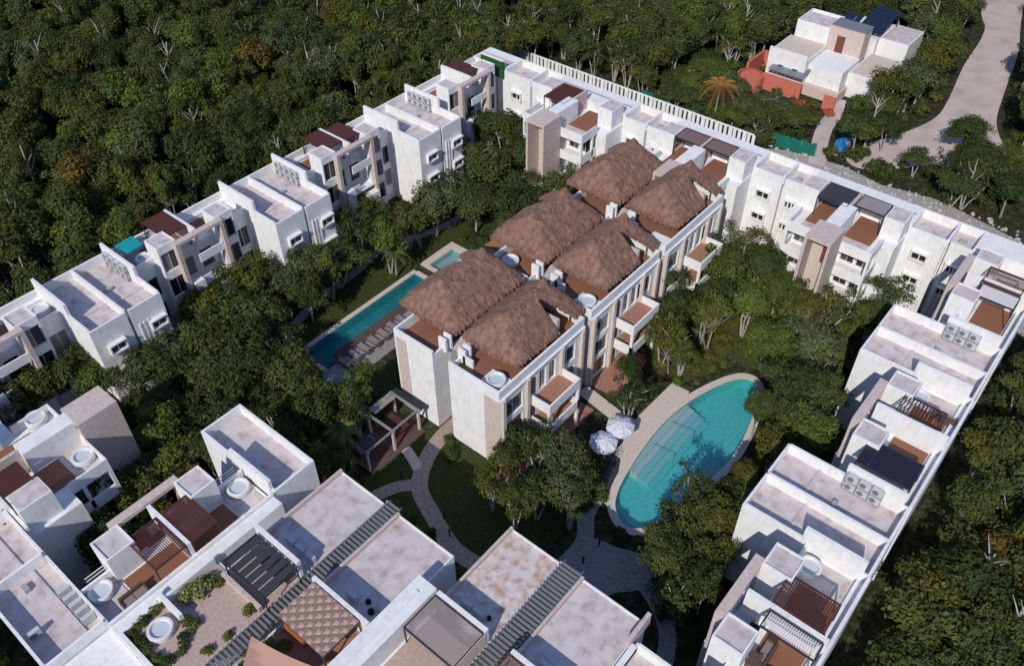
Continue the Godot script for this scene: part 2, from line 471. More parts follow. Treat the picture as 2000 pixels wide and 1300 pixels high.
# two mirrored homes with roof terraces: low bay | stair head | portal bay | stair head | low bay
func terrace_pair(label: String, c: float, u0: float, u1: float, vb: float, dd: float, portal := true, wall_m := "white") -> Node3D:
	var o := thing("terrace_house", label, "building", c, vb + dd / 2, "terraced homes with roof decks in the white compound")
	var vf := vb + dd            # low-bay front
	var b0 := vb + dd - 0.8      # stair heads
	var b1 := vb + dd + 1.45
	B(o, "wall", wall_m, u0, u1, 0, 9.2, vb, vf - 0.3)
	for s in [-1, 1]:
		var e0 := minf(c + s * 2.4, c + s * 4.6)
		var e1 := maxf(c + s * 2.4, c + s * 4.6)
		# stair head and the tower under it
		B(o, "wall", wall_m, e0, e1, 0, T, b0, b1 - 0.3)
		facade(o, wall_m, e0, e1, 0, T - 0.01, b1, [[e0 + 0.15, e1 - 0.15, 8.7, 11.0], [e0 + 0.15, e1 - 0.15, 5.4, 7.7], [e0 + 0.15, e1 - 0.15, 2.1, 4.4]])
		var st := shape()
		bx(st, e0, e1, T, T + 0.14, b0, b0 + 0.14); bx(st, e0, e1, T, T + 0.14, b1 - 0.14, b1)
		bx(st, e0, e0 + 0.14, T, T + 0.14, b0 + 0.14, b1 - 0.14); bx(st, e1 - 0.14, e1, T, T + 0.14, b0 + 0.14, b1 - 0.14)
		put(o, "parapet", st, M[wall_m])
		B(o, "roof", "roof", e0 + 0.14, e1 - 0.14, T, T + 0.02, b0 + 0.14, b1 - 0.14)
		# low bay
		var l0: float = u0 if s < 0 else e1
		var l1: float = e0 if s < 0 else u1
		facade(o, wall_m, l0, l1, 0, 9.2, vf, [[l0 + 0.4, l1 - 0.3, 5.4, 7.9], [l0 + 0.4, l1 - 0.3, 2.1, 4.5]])
		B(o, "parapet", wall_m, l0, l1, 9.2, 10.15, vf - 0.2, vf)
		# terrace floor and dividing planter
		B(o, "deck", "deck", minf(c + s * 0.15, c + s * 4.4), maxf(c + s * 0.15, c + s * 4.4), 9.2, D, vb + 1.0, vf - 1.0)
		B(o, "terrace_tiles", "roof", l0 + (0.3 if s < 0 else 0.0), l1 - (0.3 if s > 0 else 0.0), 9.2, 9.28, vb + 1.0, vf - 0.2)
		B(o, "planter", wall_m, l0 if s < 0 else c + 0.15, c - 0.15 if s < 0 else l1, 9.2, 9.62, vb + 0.25, vb + 0.8)
	B(o, "parapet", wall_m, u0, u1, 9.2, P, vb, vb + 0.25)
	B(o, "party_wall", wall_m, c - 0.15, c + 0.15, 9.2, T, vb + 0.25, b1 - 0.2)
	# middle bay: recessed front with glazing on two storeys
	facade(o, wall_m, c - 2.4, c + 2.4, 0, 9.2, vf, [[c - 1.9, c - 0.4, 5.6, 8.0], [c + 0.4, c + 1.9, 5.6, 8.0], [c - 1.9, c - 0.4, 2.2, 4.4], [c + 0.4, c + 1.9, 2.2, 4.4]], 1)
	if portal:
		var p := shape()
		bx(p, c - 2.9, c + 2.9, T - 0.35, T, b1 + 0.002, b1 + 0.75)
		bx(p, c - 2.9, c - 2.45, 0, T - 0.35, b1 + 0.002, b1 + 0.75)
		bx(p, c + 2.45, c + 2.9, 0, T - 0.35, b1 + 0.002, b1 + 0.75)
		put(o, "portal", p, M.beige)
		B(o, "balcony", wall_m, c - 2.4, c + 2.4, 5.1, 5.3, vf + 0.002, b1 + 0.5)
		B(o, "balcony", wall_m, c - 0.6, c + 2.4, 8.0, 9.0, b1 + 0.25, b1 + 0.4)
		B(o, "balcony", wall_m, c - 2.4, c + 0.2, 5.3, 6.2, b1 + 0.25, b1 + 0.4)
		B(o, "entrance_box", wall_m, c + 0.9, c + 2.4, 0, 4.6, b1 + 0.4, b1 + 1.3)
		B(o, "entrance_box", wall_m, c - 2.3, c - 1.1, 0, 6.4, b1 + 0.3, b1 + 1.0)
	return o

# row whose front steps forward with stacked balconies either side of a stone portal
func balcony_pair(label: String, c: float, u0: float, u1: float, vb: float, portal_len := 3.5) -> Node3D:
	var o := thing("balcony_house", label, "building", c, vb + 4, "balcony homes facing the long garden")
	B(o, "wall", "white", u0, u1, 0, 9.2, vb, vb + 4.2)
	B(o, "parapet", "white", u0, u1, 9.2, P, vb, vb + 0.25)
	B(o, "party_wall", "white", c - 0.8, c + 0.8, 9.2, T, vb + 3.2, vb + 7.6)
	B(o, "party_wall", "beige", c - 0.15, c + 0.15, 9.2, T, vb + 0.25, vb + 3.2)
	B(o, "wall", "white", c - 0.8, c + 0.8, 0, 9.2, vb + 4.2, vb + 7.6)
	for s in [-1, 1]:
		var e0 := minf(c + s * 3.7, c + s * 5.8)
		var e1 := maxf(c + s * 3.7, c + s * 5.8)
		B(o, "wall", "white", e0, e1, 9.2, T, vb + 0.3, vb + 2.9)
		B(o, "roof", "roof", e0 + 0.12, e1 - 0.12, T, T + 0.03, vb + 0.42, vb + 2.78)
		# window strip on the stair head's flank
		var f := shape()
		var xo: float = e0 - 0.03 if s > 0 else e1
		bx(f, xo, xo + 0.03, 9.8, 11.2, vb + 0.8, vb + 2.4)
		var wn := put(o, "window", f, M.frame)
		for k in 2:
			B(wn, "pane", "glass", xo - 0.01, xo + 0.04, 9.88, 11.12, vb + 0.88 + k * 0.76, vb + 1.56 + k * 0.76)
		var d0 := minf(c + s * 0.8, c + s * 3.7)
		var d1 := maxf(c + s * 0.8, c + s * 3.7)
		B(o, "deck", "deck", d0, d1, 9.2, D, vb + 0.6, vb + 5.2)
		# balconies: slabs with solid parapets, glazed loggias between
		var k0 := minf(c + s * 0.8, c + s * 4.7)
		var k1 := maxf(c + s * 0.8, c + s * 4.7)
		for lv in 3:
			var y := 9.2 - lv * 3.1
			var st := shape()
			bx(st, k0, k1, y - 0.3, y, vb + 4.2, vb + 7.6)
			bx(st, k0, k1, y, y + 0.95, vb + 7.45, vb + 7.6)
			if s > 0: bx(st, k1 - 0.15, k1, y, y + 0.95, vb + 4.2, vb + 7.45)
			else: bx(st, k0, k0 + 0.15, y, y + 0.95, vb + 4.2, vb + 7.45)
			put(o, "balcony", st, M.white)
			if lv == 0: B(o, "terrace_tiles", "roof", d0, d1, y, y + 0.05, vb + 5.2, vb + 7.45)
			if y > 3.2:
				facade(o, "white", k0, k1, y - 3.1, y - 0.3, vb + 5.3, [[k0 + 0.3, (k0 + k1) / 2 - 0.15, y - 2.9, y - 0.6], [(k0 + k1) / 2 + 0.15, k1 - 0.3, y - 2.9, y - 0.6]])
				B(o, "column", "white", (k1 - 0.25) if s > 0 else k0, k1 if s > 0 else (k0 + 0.25), y - 2.15, y - 0.3, vb + 7.3, vb + 7.6)
	# stone portal with a slab roof
	var v0 := vb + 7.6
	var st2 := shape()
	bx(st2, c - 1.4, c + 1.4, T - 0.35, T, v0, v0 + portal_len)
	bx(st2, c - 1.4, c - 1.1, 0, T - 0.35, v0, v0 + portal_len)
	bx(st2, c + 1.1, c + 1.4, 0, T - 0.35, v0, v0 + portal_len)
	put(o, "portal", st2, M.beige)
	B(o, "wall", "coping", c - 1.1, c + 1.1, 0, T - 0.9, v0 + 0.002, v0 + 1.2)
	B(o, "door", "door_wood", c + 0.1, c + 0.9, 7.6, 9.8, v0 + 1.202, v0 + 1.26)
	return o

func tub(label: String, u: float, v: float, y := D) -> void:
	var o: Node3D
	if tub_proto == null:
		o = thing("hot_tub", label, "hot tub", u, v, "round white roof-terrace hot tubs", y)
		o.set_meta("kind_name", "hot_tub")
		var st := shape()
		lathe(st, [[0.88, 0.0], [0.92, 0.12], [0.92, 0.46], [0.87, 0.54], [0.72, 0.54], [0.66, 0.46], [0.62, 0.3]], 24)
		put(o, "shell", st, M.tub)
		st = shape()
		disc(st, Vector3(0, 0.36, 0), 0.66, 24)
		put(o, "water", st, M.tub_water)
		tub_proto = o
	else:
		o = copy_of(tub_proto, label)
		o.position = W(u, y, v)

# a condenser; dir is the yaw of its fan side
func ac(label: String, group: String, u: float, y: float, v: float, yaw: float) -> void:
	var o: Node3D
	if ac_proto == null:
		o = thing("air_conditioner", label, "air conditioner", u, v, group, y)
		o.set_meta("kind_name", "air_conditioner")
		var keep := off
		off = Vector3.ZERO
		var st := shape()
		box(st, Vector3(-0.44, 0.06, -0.17), Vector3(0.44, 0.72, 0.17))
		put(o, "casing", st, M.ac_white)
		st = shape()
		box(st, Vector3(-0.36, 0, -0.15), Vector3(-0.28, 0.06, 0.15)); box(st, Vector3(0.28, 0, -0.15), Vector3(0.36, 0.06, 0.15))
		put(o, "foot", st, M.ac_grey)
		st = shape()
		for i in 14:
			var p := TAU * i / 14
			var q := TAU * (i + 1) / 14
			var c := Vector3(-0.12, 0.39, 0.178)
			tri3(st, c, c + Vector3(cos(p), sin(p), 0) * 0.26, c + Vector3(cos(q), sin(q), 0) * 0.26)
		put(o, "fan_grille", st, M.fan_dark)
		off = keep
		ac_proto = o
	else:
		o = copy_of(ac_proto, label, group)
		o.position = W(u, y, v)
	o.rotation.y = yaw

# a rack of condensers on a fin wall, rows x cols along v
func ac_rack(where: String, u: float, y: float, v0: float, step: float, rows: int, cols: int, yaw: float, rack := true) -> void:
	if rack:
		var o := thing("condenser_rack", "galvanised rack holding air conditioners, " + where, "rack", u, v0, "racks for air conditioners", y)
		var st := shape()
		var s := 0.05
		for i in cols + 1:
			bx(st, u - 0.2, u - 0.2 + s, y - 0.1, y + rows * 0.95, v0 + (i - 0.5) * step - s / 2, v0 + (i - 0.5) * step + s / 2)
		for j in rows:
			bx(st, u - 0.2, u + 0.2, y + j * 0.95 - 0.05, y + j * 0.95 - 0.005, v0 - step / 2, v0 + (cols - 0.5) * step)
		put(o, "frame", st, M.ac_grey)
	for j in rows:
		for i in cols:
			ac("grey-white air conditioner, " + where, "air conditioners, " + where, u, y + j * 0.95, v0 + i * step, yaw)

func sofa(label: String, u: float, v: float, y: float, yaw: float, m := "sofa_brown", w := 1.9) -> void:
	var o := thing("outdoor_sofa", label, "sofa", u, v, "outdoor sofas on the roof decks", y)
	o.rotation.y = yaw
	off = Vector3.ZERO
	var st := shape()
	box(st, Vector3(-w / 2, 0, -0.4), Vector3(w / 2, 0.34, 0.4))
	put(o, "base", st, M[m])
	st = shape()
	box(st, Vector3(-w / 2, 0.34, -0.4), Vector3(w / 2, 0.78, -0.22))
	put(o, "backrest", st, M[m])
	for k in 2:
		st = shape()
		box(st, Vector3(-w / 2 + 0.05 + k * (w / 2 - 0.02), 0.34, -0.2), Vector3(-0.03 + k * (w / 2 - 0.02), 0.46, 0.38))
		put(o, "cushion", st, M.cushion)
	for s in [-1, 1]:
		st = shape()
		box(st, Vector3(s * w / 2 - 0.06, 0.34, -0.2), Vector3(s * w / 2 + 0.06, 0.6, 0.4))
		put(o, "armrest", st, M[m])

func terrace_table(label: String, u: float, v: float, y: float, w := 1.1) -> void:
	var o := thing("terrace_table", label, "table", u, v, "tables on the roof decks", y)
	off = Vector3.ZERO
	var st := shape()
	box(st, Vector3(-w / 2, 0.66, -0.4), Vector3(w / 2, 0.72, 0.4))
	put(o, "tabletop", st, M.wood_dark)
	for q in [[-1, -1], [1, -1], [-1, 1], [1, 1]]:
		st = shape()
		var x: float = q[0] * (w / 2 - 0.08)
		var z: float = q[1] * 0.32
		box(st, Vector3(x - 0.04, 0, z - 0.04), Vector3(x + 0.04, 0.66, z + 0.04))
		put(o, "leg", st, M.wood_dark)

# palm-thatch roof: a hip with sagging eaves, horned ridge ends and, on one side, a cut gable
func thatch(parent: Node, a0: float, a1: float, b0: float, b1: float, side: int, sd: int) -> void:
	var nz := FastNoiseLite.new()
	nz.seed = sd
	nz.frequency = 0.45
	var nz2 := FastNoiseLite.new()
	nz2.seed = sd + 9
	nz2.frequency = 2.2
	var nx := 76
	var ny := 58
	var top := PackedVector3Array()
	var keep := []
	var ridge := 13.9
	var eave := 10.65
	var cu := (a0 + a1) / 2
	var cv := (b0 + b1) / 2
	for j in ny + 1:
		for i in nx + 1:
			var fu := float(i) / nx * 2 - 1
			var fv := float(j) / ny * 2 - 1
			# rounded-rectangle outline with a ragged edge
			var k := 1.0 - 0.05 * pow(absf(fu * fv), 2)
			var a := cu + fu * (a1 - a0) / 2 * k
			var b := cv + fv * (b1 - b0) / 2 * k
			if i == 0 or i == nx: a += nz2.get_noise_2d(b * 3, sd) * 0.3
			if j == 0 or j == ny: b += nz2.get_noise_2d(a * 3, sd + 5) * 0.3
			var du := 1.0 - absf(fu)
			var dv := 1.0 - absf(fv)
			var tu := clampf(du / 0.46, 0, 1)
			var tv := clampf(dv, 0, 1)
			var t := minf(tu, tv)
			var soft := -log(exp(-6.0 * tu) + exp(-6.0 * tv)) / 6.0 + 0.04
			t = lerpf(t, clampf(soft, 0, 1), 0.85)
			var y := eave + (ridge - eave) * (pow(t, 0.92) * 0.93 + 0.07 * t * t)
			# horns at the ridge ends
			var hd := Vector2((absf(fu) - 0.52) * 6.0, fv * 4.6).length()
			y += (0.16 if fu < 0 else 0.4) * exp(-hd * hd * 3.0)
			y += nz.get_noise_2d(a, b) * 0.2 + nz2.get_noise_2d(a, b) * 0.06
			y += 0.045 * fposmod(t * 8.0 + nz2.get_noise_2d(a * 2.0, b * 2.0) * 0.6, 1.0) - 0.03
			top.append(Vector3(a, y, b) - off)
	for j in ny:
		for i in nx:
			var fu := (i + 0.5) / nx * 2 - 1
			var fv := (j + 0.5) / ny * 2 - 1
			var fs := fv * side
			var cut := fs > 0.24 and fu > 0.16 and fu < 0.16 + (fs - 0.14) * 0.52 + 0.04
			keep.append(not cut)
	var st := shape()
	st.set_smooth_group(0)
	var th := Vector3(0, -0.34, 0)
	for j in ny:
		for i in nx:
			if not keep[j * nx + i]: continue
			var p := top[j * (nx + 1) + i]
			var q := top[j * (nx + 1) + i + 1]
			var r := top[(j + 1) * (nx + 1) + i + 1]
			var s := top[(j + 1) * (nx + 1) + i]
			quad(st, p, s, r, q)
			quad(st, p + th, q + th, r + th, s + th)
			if j == 0: quad(st, p, q, q + th, p + th)
			if j == ny - 1: quad(st, r, s, s + th, r + th)
			if i == 0: quad(st, s, p, p + th, s + th)
			if i == nx - 1: quad(st, q, r, r + th, q + th)
			if i < nx - 1 and not keep[j * nx + i + 1]: quad(st, q, r, r + th, q + th)
			if i > 0 and not keep[j * nx + i - 1]: quad(st, s, p, p + th, s + th)
			if j < ny - 1 and not keep[(j + 1) * nx + i]: quad(st, r, s, s + th, r + th)
	var o := put(parent, "thatch_roof", st, M.thatch)
	# timber posts under the eaves
	for q in [[0.14, 0.14], [0.86, 0.14], [0.14, 0.86], [0.86, 0.86]]:
		var ps := shape()
		tube(ps, Vector3(lerpf(a0, a1, q[0]), D, lerpf(b0, b1, q[1])) - off, Vector3(lerpf(a0, a1, q[0]), 11.2, lerpf(b0, b1, q[1])) - off, 0.11, 0.1)
		put(o, "post", ps, M.wood_dark)
	if side > 0:
		var g := shape()
		bx(g, lerpf(a0, a1, 0.60), lerpf(a0, a1, 0.64), D, 11.6, lerpf(b0, b1, 0.66), b1 - 0.5)
		put(o, "gable_end", g, M.coping)

# one of the three thatched blocks in the middle
func villa(label: String, a0: float, a1: float, near: bool, sd: int, last: bool) -> Node3D:
	fr = 0
	var o := thing("thatched_villa", label, "building", (a0 + a1) / 2, -39.5, "thatched blocks in the middle of the garden")
	var zl := -46.0
	var zr := -33.0
	# body in two halves with a notch between on the end wall
	B(o, "wall", "white", a0, a1 - 0.9, 0, 9.2, zl, -41.0)
	B(o, "wall", "white", a0, a1 - 0.9, 0, 9.2, -39.0, zr - 0.35)
	B(o, "wall", "stone_grey", a0 + 2.4, a1 - 0.9, 0, 9.2, -41.0, -39.0)
	B(o, "wall", "white", a1 - 0.9, a1, 0, 8.6, zl + 0.6, zr - 0.6)
	var st := shape()
	for s in [[zl, -41.0], [-39.0, zr]]:
		bx(st, a0, a0 + 0.22, 9.2, P, s[0], s[1])
		bx(st, a1 - 1.15, a1 - 0.93, 9.2, P, s[0], s[1])
	bx(st, a0 + 0.22, a1 - 1.15, 9.2, P, zl, zl + 0.22)
	bx(st, a0 + 0.22, a1 - 1.15, 9.2, P, zr - 0.22, zr)
	bx(st, a0 + 0.22, a0 + 2.6, 9.2, 9.9, -41.2, -41.0); bx(st, a0 + 0.22, a0 + 2.6, 9.2, 9.9, -39.0, -38.8)
	put(o, "parapet", st, M.white)
	if near:
		B(o, "stone_panel", "beige", a0 - 0.05, a0, 0.0, 9.6, zl + 0.25, zl + 1.6)
		B(o, "stone_panel", "beige", a0 - 0.05, a0, 0.0, 9.2, zr - 1.75, zr - 0.05)
	else:
		B(o, "stone_panel", "beige", a0 - 0.05, a0, 0.0, 9.3, zr - 1.3, zr - 0.02)
	B(o, "deck", "deck", a0 + 0.22, a1 - 1.15, 9.2, D, zl + 0.22, -41.2)
	B(o, "deck", "deck", a0 + 0.22, a1 - 1.15, 9.2, D, -38.8, zr - 0.22)
	B(o, "roof", "roof", a0 + 2.4, a1 - 1.15, 9.2, 9.26, -41.0, -39.0)
	# stair heads by the notch
	for b in [-41.6, -39.2]:
		st = shape()
		bx(st, a0 + 1.5, a0 + 1.72, D, 10.9, b, b + 0.9); bx(st, a0 + 2.2, a0 + 2.42, D, 10.9, b, b + 0.9)
		bx(st, a0 + 1.72, a0 + 2.2, D, 10.0, b, b + 0.2)
		put(o, "stair_wall", st, M.white)
	B(o, "stair_wall", "white", a0 + 1.5, a0 + 1.7, D, 10.3, -38.6, -37.4)
	# garden front: glazing between piers, a box balcony in the middle
	var n := 5
	var holes := []
	for y in [6.0, 3.1, 0.3]:
		holes.append([a0 + 0.7, a0 + 3.3, y, y + 2.2])
		holes.append([a1 - 4.6, a1 - 2.2, y, y + 2.2])
		for k in 3:
			holes.append([a0 + 4.3 + k * 1.45, a0 + 5.3 + k * 1.45, y, y + 2.5])
	facade(o, "white", a0, a1 - 0.9, 0, 9.2, zr, holes)
	for x in [a0 + 0.2, a0 + 3.6, a0 + 8.75, a1 - 1.5]:
		B(o, "pier", "coping", x, x + 0.4, 0, 9.2, zr + 0.002, zr + 0.35)
	B(o, "cornice", "white", a0, a1 - 0.9, 9.2, 9.35, zr + 0.002, zr + 0.2)
	for y in [5.7, 2.8]:
		var bw0 := a0 + 4.3
		var bw1 := a0 + 9.0
		st = shape()
		bx(st, bw0, bw1, y - 0.3, y, zr + 0.002, zr + 2.4)
		bx(st, bw0, bw1, y, y + 0.9, zr + 2.22, zr + 2.4)
		bx(st, bw0, bw0 + 0.18, y, y + 0.9, zr + 0.002, zr + 2.22); bx(st, bw1 - 0.18, bw1, y, y + 0.9, zr + 0.002, zr + 2.22)
		put(o, "balcony", st, M.white)
		B(o, "balcony_floor", "terracotta", bw0 + 0.18, bw1 - 0.18, y, y + 0.03, zr + 0.002, zr + 2.22)
	st = shape()
	bx(st, a0 + 8.75, a0 + 9.0, 0, 5.4, zr + 2.1, zr + 2.4); bx(st, a0 + 4.3, a0 + 4.55, 0, 5.4, zr + 2.1, zr + 2.4)
	put(o, "column", st, M.white)
	thatch(o, a0 + 2.6, a1 + 0.2, -48.3, -40.6, -1, sd)
	thatch(o, a0 + 3.0, a1 + 0.2, -40.4, -33.45, 1, sd + 3)
	B(o, "jacuzzi_plinth", "white", a0 + 0.3, a0 + 2.6, D, 9.5, zr - 2.9, zr - 0.3)
	return o

# ------------------------------------------------------------------ plants

func trunk_mesh(sd: int, h: float, rx: float, limbs: int, rad: float) -> ArrayMesh:
	var r := RandomNumberGenerator.new()
	r.seed = sd
	var st := shape()
	var p := Vector3.ZERO
	var q := Vector3(r.randf_range(-0.3, 0.3), h * 0.5, r.randf_range(-0.3, 0.3))
	tube(st, p + Vector3(0, -0.15, 0), q, rad, rad * 0.75)
	var e := Vector3(r.randf_range(-0.5, 0.5), h * 0.95, r.randf_range(-0.5, 0.5))
	tube(st, q, e, rad * 0.75, rad * 0.4)
	for i in limbs:
		var an := TAU * i / limbs + r.randf_range(-0.4, 0.4)
		var s := q.lerp(e, r.randf_range(0.0, 0.8))
		var m := s + Vector3(cos(an) * rx * 0.4, r.randf_range(0.5, 1.2), sin(an) * rx * 0.4)
		var t := m + Vector3(cos(an + r.randf_range(-0.4, 0.4)) * rx * 0.42, r.randf_range(0.5, 1.4), sin(an) * rx * 0.42)
		tube(st, s, m, rad * 0.42, rad * 0.28, 5)
		tube(st, m, t, rad * 0.28, rad * 0.1, 5)
	return st.commit()

# a whole tree of fixed size: stems and limbs, and leaf clumps carried on the limb tips (crown radius about 2.3, middle at 5 m)
func tree_meshes(sd: int, stems: int, limbs: int, blob: float, per: int, leaf: float, fill: int, flat_top: float) -> Array:
	var r := RandomNumberGenerator.new()
	r.seed = sd
	var st := shape()
	var tips := []
	for i in stems:
		var an := TAU * i / stems + r.randf_range(-0.5, 0.5)
		var out := Vector3(cos(an), 0, sin(an))
		var lean := 0.0 if stems == 1 else r.randf_range(0.5, 1.2)
		var b := out * (0.12 if stems > 1 else 0.0) + Vector3(0, -0.15, 0)
		var rad := 0.17 if stems == 1 else 0.12
		var m := b + out * lean * 0.5 + Vector3(r.randf_range(-0.2, 0.2), r.randf_range(2.0, 2.7), r.randf_range(-0.2, 0.2))
		var t := m + out * lean * 0.6 + Vector3(r.randf_range(-0.4, 0.4), r.randf_range(1.9, 2.9), r.randf_range(-0.4, 0.4))
		tube(st, b, m, rad, rad * 0.72)
		tube(st, m, t, rad * 0.72, rad * 0.36)
		tips.append(t + Vector3(0, 0.3, 0))
		for l in limbs:
			var la := TAU * l / limbs + r.randf_range(-0.5, 0.5)
			var s := m.lerp(t, r.randf_range(0.05, 0.85))
			var d := Vector3(cos(la), 0, sin(la)) * r.randf_range(0.7, 1.15)
			var e := s + d + Vector3(0, r.randf_range(0.4, 1.1), 0)
			var f := e + d * r.randf_range(0.3, 0.75) + Vector3(0, r.randf_range(0.2, 0.9) * (1.0 - flat_top), 0)
			tube(st, s, e, rad * 0.42, rad * 0.26, 5)
			tube(st, e, f, rad * 0.26, rad * 0.1, 5)
			tips.append(f)
			tips.append(e.lerp(f, 0.3) + Vector3(r.randf_range(-0.4, 0.4), 0.35, r.randf_range(-0.4, 0.4)))
	for k in fill:
		var d := Vector3(r.randfn(), r.randfn() * 0.7 + 0.3, r.randfn()).normalized() * r.randf_range(0.35, 1.0)
		tips.append(Vector3(0, 5.0, 0) + d * Vector3(1.9, 1.5, 1.9))
	var v := PackedVector3Array()
	var nn := PackedVector3Array()
	var cc := PackedColorArray()
	var ix := PackedInt32Array()
	for c in tips:
		var p: Vector3 = c
		leaf_clump(r, v, nn, cc, ix, p, blob * r.randf_range(0.6, 1.35), per, leaf, (p - Vector3(0, 4.4, 0)).normalized())
	return [st.commit(), leaf_mesh(v, nn, cc, ix)]

func leaf_clump(r: RandomNumberGenerator, v: PackedVector3Array, nn: PackedVector3Array, cc: PackedColorArray, ix: PackedInt32Array, c: Vector3, br: float, per: int, leaf: float, d: Vector3) -> void:
	var tone := r.randf_range(0.72, 1.3)
	var warm := r.randf_range(-0.14, 0.18)
	for k in int(per * clampf(br * br * 2.2, 0.4, 2.0)):
		var e := Vector3(r.randfn(), r.randfn() + 0.2, r.randfn()).normalized()
		var p := c + e * br * r.randf_range(0.45, 1.18) * Vector3(1, 0.72, 1)
		var n := (e * 0.7 + d * 0.35 + Vector3(r.randfn(), r.randfn() + 0.6, r.randfn()) * 0.5).normalized()
		var t := n.cross(Vector3(r.randfn(), r.randfn(), r.randfn())).normalized()
		var w := n.cross(t)
		var s := leaf * r.randf_range(0.55, 1.4)
		var i0 := v.size()
		v.append(p - t * s * 0.62); v.append(p + w * s * 0.36 + n * s * 0.08); v.append(p + t * s * 0.62); v.append(p - w * s * 0.36 + n * s * 0.08)
		var g := tone * r.randf_range(0.72, 1.28)
		var col := Color(0.225 * g * (1 + warm), 0.275 * g, 0.115 * g * (1 - warm))
		for q in 4:
			nn.append(n); cc.append(col)
		ix.append_array(PackedInt32Array([i0, i0 + 1, i0 + 2, i0, i0 + 2, i0 + 3]))

func leaf_mesh(v: PackedVector3Array, nn: PackedVector3Array, cc: PackedColorArray, ix: PackedInt32Array) -> ArrayMesh:
	var a := []
	a.resize(Mesh.ARRAY_MAX)
	a[Mesh.ARRAY_VERTEX] = v
	a[Mesh.ARRAY_NORMAL] = nn
	a[Mesh.ARRAY_COLOR] = cc
	a[Mesh.ARRAY_INDEX] = ix
	var m := ArrayMesh.new()
	m.add_surface_from_arrays(Mesh.PRIMITIVE_TRIANGLES, a)
	return m

const KINDS := 14

func make_plants() -> void:
	for k in KINDS:
		var q: Array
		if k < 5: q = tree_meshes(100 + k, 1, 6, 0.82, 105, 0.25, 26 + 4 * (k % 3), 0.3)        # full crowns
		elif k < 10: q = tree_meshes(100 + k, 2 + k % 2, 4, 0.74, 95, 0.23, 8 + 3 * (k % 3), 0.5)   # broken crowns
		else: q = tree_meshes(100 + k, 3 + k % 3, 4, 0.56, 80, 0.20, 0, 0.7)                       # thin, many-stemmed
		trunks.append(q[0])
		crowns.append(q[1])
	tints = ["leaf_dark", "leaf_mid", "leaf_mid", "leaf_olive", "leaf_bright", "leaf_grey", "leaf_mid", "leaf_blue", "leaf_yellow"]
	var r := RandomNumberGenerator.new()
	r.seed = 77
	var v := PackedVector3Array()
	var nn := PackedVector3Array()
	var cc := PackedColorArray()
	var ix := PackedInt32Array()
	for i in 13:
		var d := Vector3(r.randfn(), absf(r.randfn()) * 0.6, r.randfn()).normalized() * r.randf_range(0.2, 0.75)
		leaf_clump(r, v, nn, cc, ix, d * Vector3(1, 0.6, 1), r.randf_range(0.26, 0.42), 120, 0.19, d.normalized())
	bush_mesh = leaf_mesh(v, nn, cc, ix)

func tree(n: String, label: String, cat: String, group: String, a: float, b: float, r: float, cy: float, k: int, tint: String, yaw: float) -> Node3D:
	fr = 0
	var o := thing(n, label, cat, a, b, group)
	o.rotation.y = yaw
	var s := r / 2.3
	for q in [["trunk", trunks[k], M.bark_pale if k >= 5 else M.bark], ["crown", crowns[k], M[tint]]]:
		var p := put_mesh(o, q[0], q[1], q[2])
		p.scale = Vector3(s, cy / 5.0, s)
	return o

func frond_mesh(len: float, droop: float) -> ArrayMesh:
	var st := shape()
	var pts := []
	for i in 9:
		var t := i / 8.0
		pts.append(Vector3(t * len * (1 - 0.12 * t), 0.55 * len * t * (1 - t) * 1.2 - droop * t * t, 0))
	for i in 8:
		var w := 0.04 * (1 - i / 8.0) + 0.012
		var p: Vector3 = pts[i]
		var q: Vector3 = pts[i + 1]
		quad(st, p + Vector3(0, 0, -w), p + Vector3(0, 0, w), q + Vector3(0, 0, w), q + Vector3(0, 0, -w))
		for j in 3:
			var m := p.lerp(q, (j + 0.5) / 3.0)
			var l := len * 0.26 * sin(PI * clampf((i + j / 3.0 + 1.0) / 10.0, 0.05, 0.97))
			for s in [-1, 1]:
				var e := m + Vector3(l * 0.45, -l * 0.35, s * l)
				var f := m + Vector3(0.10, 0, 0)
				if s > 0: tri3(st, m, e, f)
				else: tri3(st, m, f, e)
	return st.commit()

func palm(label: String, a: float, b: float, h: float, fl: float, tint: String, group := "palms") -> void:
	fr = 0
	var o := thing("palm_tree", label, "palm tree", a, b, group)
	off = Vector3.ZERO
	var st := shape()
	for i in 5:
		tube(st, Vector3(0.05 * i * i * 0.2, h * i / 5.0 - (0.1 if i == 0 else 0.0), 0), Vector3(0.05 * (i + 1) * (i + 1) * 0.2, h * (i + 1) / 5.0, 0), 0.16 - 0.012 * i, 0.16 - 0.012 * (i + 1), 7)
	put(o, "trunk", st, M.bark)
	for ring in 2:
		var fm := frond_mesh(fl * (1.0 if ring == 0 else 0.8), fl * (0.55 if ring == 0 else 0.12))
		for i in 8:
			var f := put_mesh(o, "frond", fm, M[tint] if not (tint == "palm_rust" and ring == 0 and i < 3) else M.palm_rust)
			f.position = Vector3(0.25, h, 0)
			f.rotation = Vector3(0, TAU * i / 8 + ring * 0.39 + 0.1 * sin(i * 5.0), 0.25 * ring)

func shrub(label: String, group: String, a: float, b: float, r: float, tint: String, y := 0.0) -> void:
	fr = 0
	var o := thing("shrub", label, "shrub", a, b, group, y)
	o.rotation.y = rf(0, TAU)
	var c := put_mesh(o, "foliage", bush_mesh, M[tint])
	c.position = Vector3(0, r * 0.42, 0)
	c.scale = Vector3.ONE * r

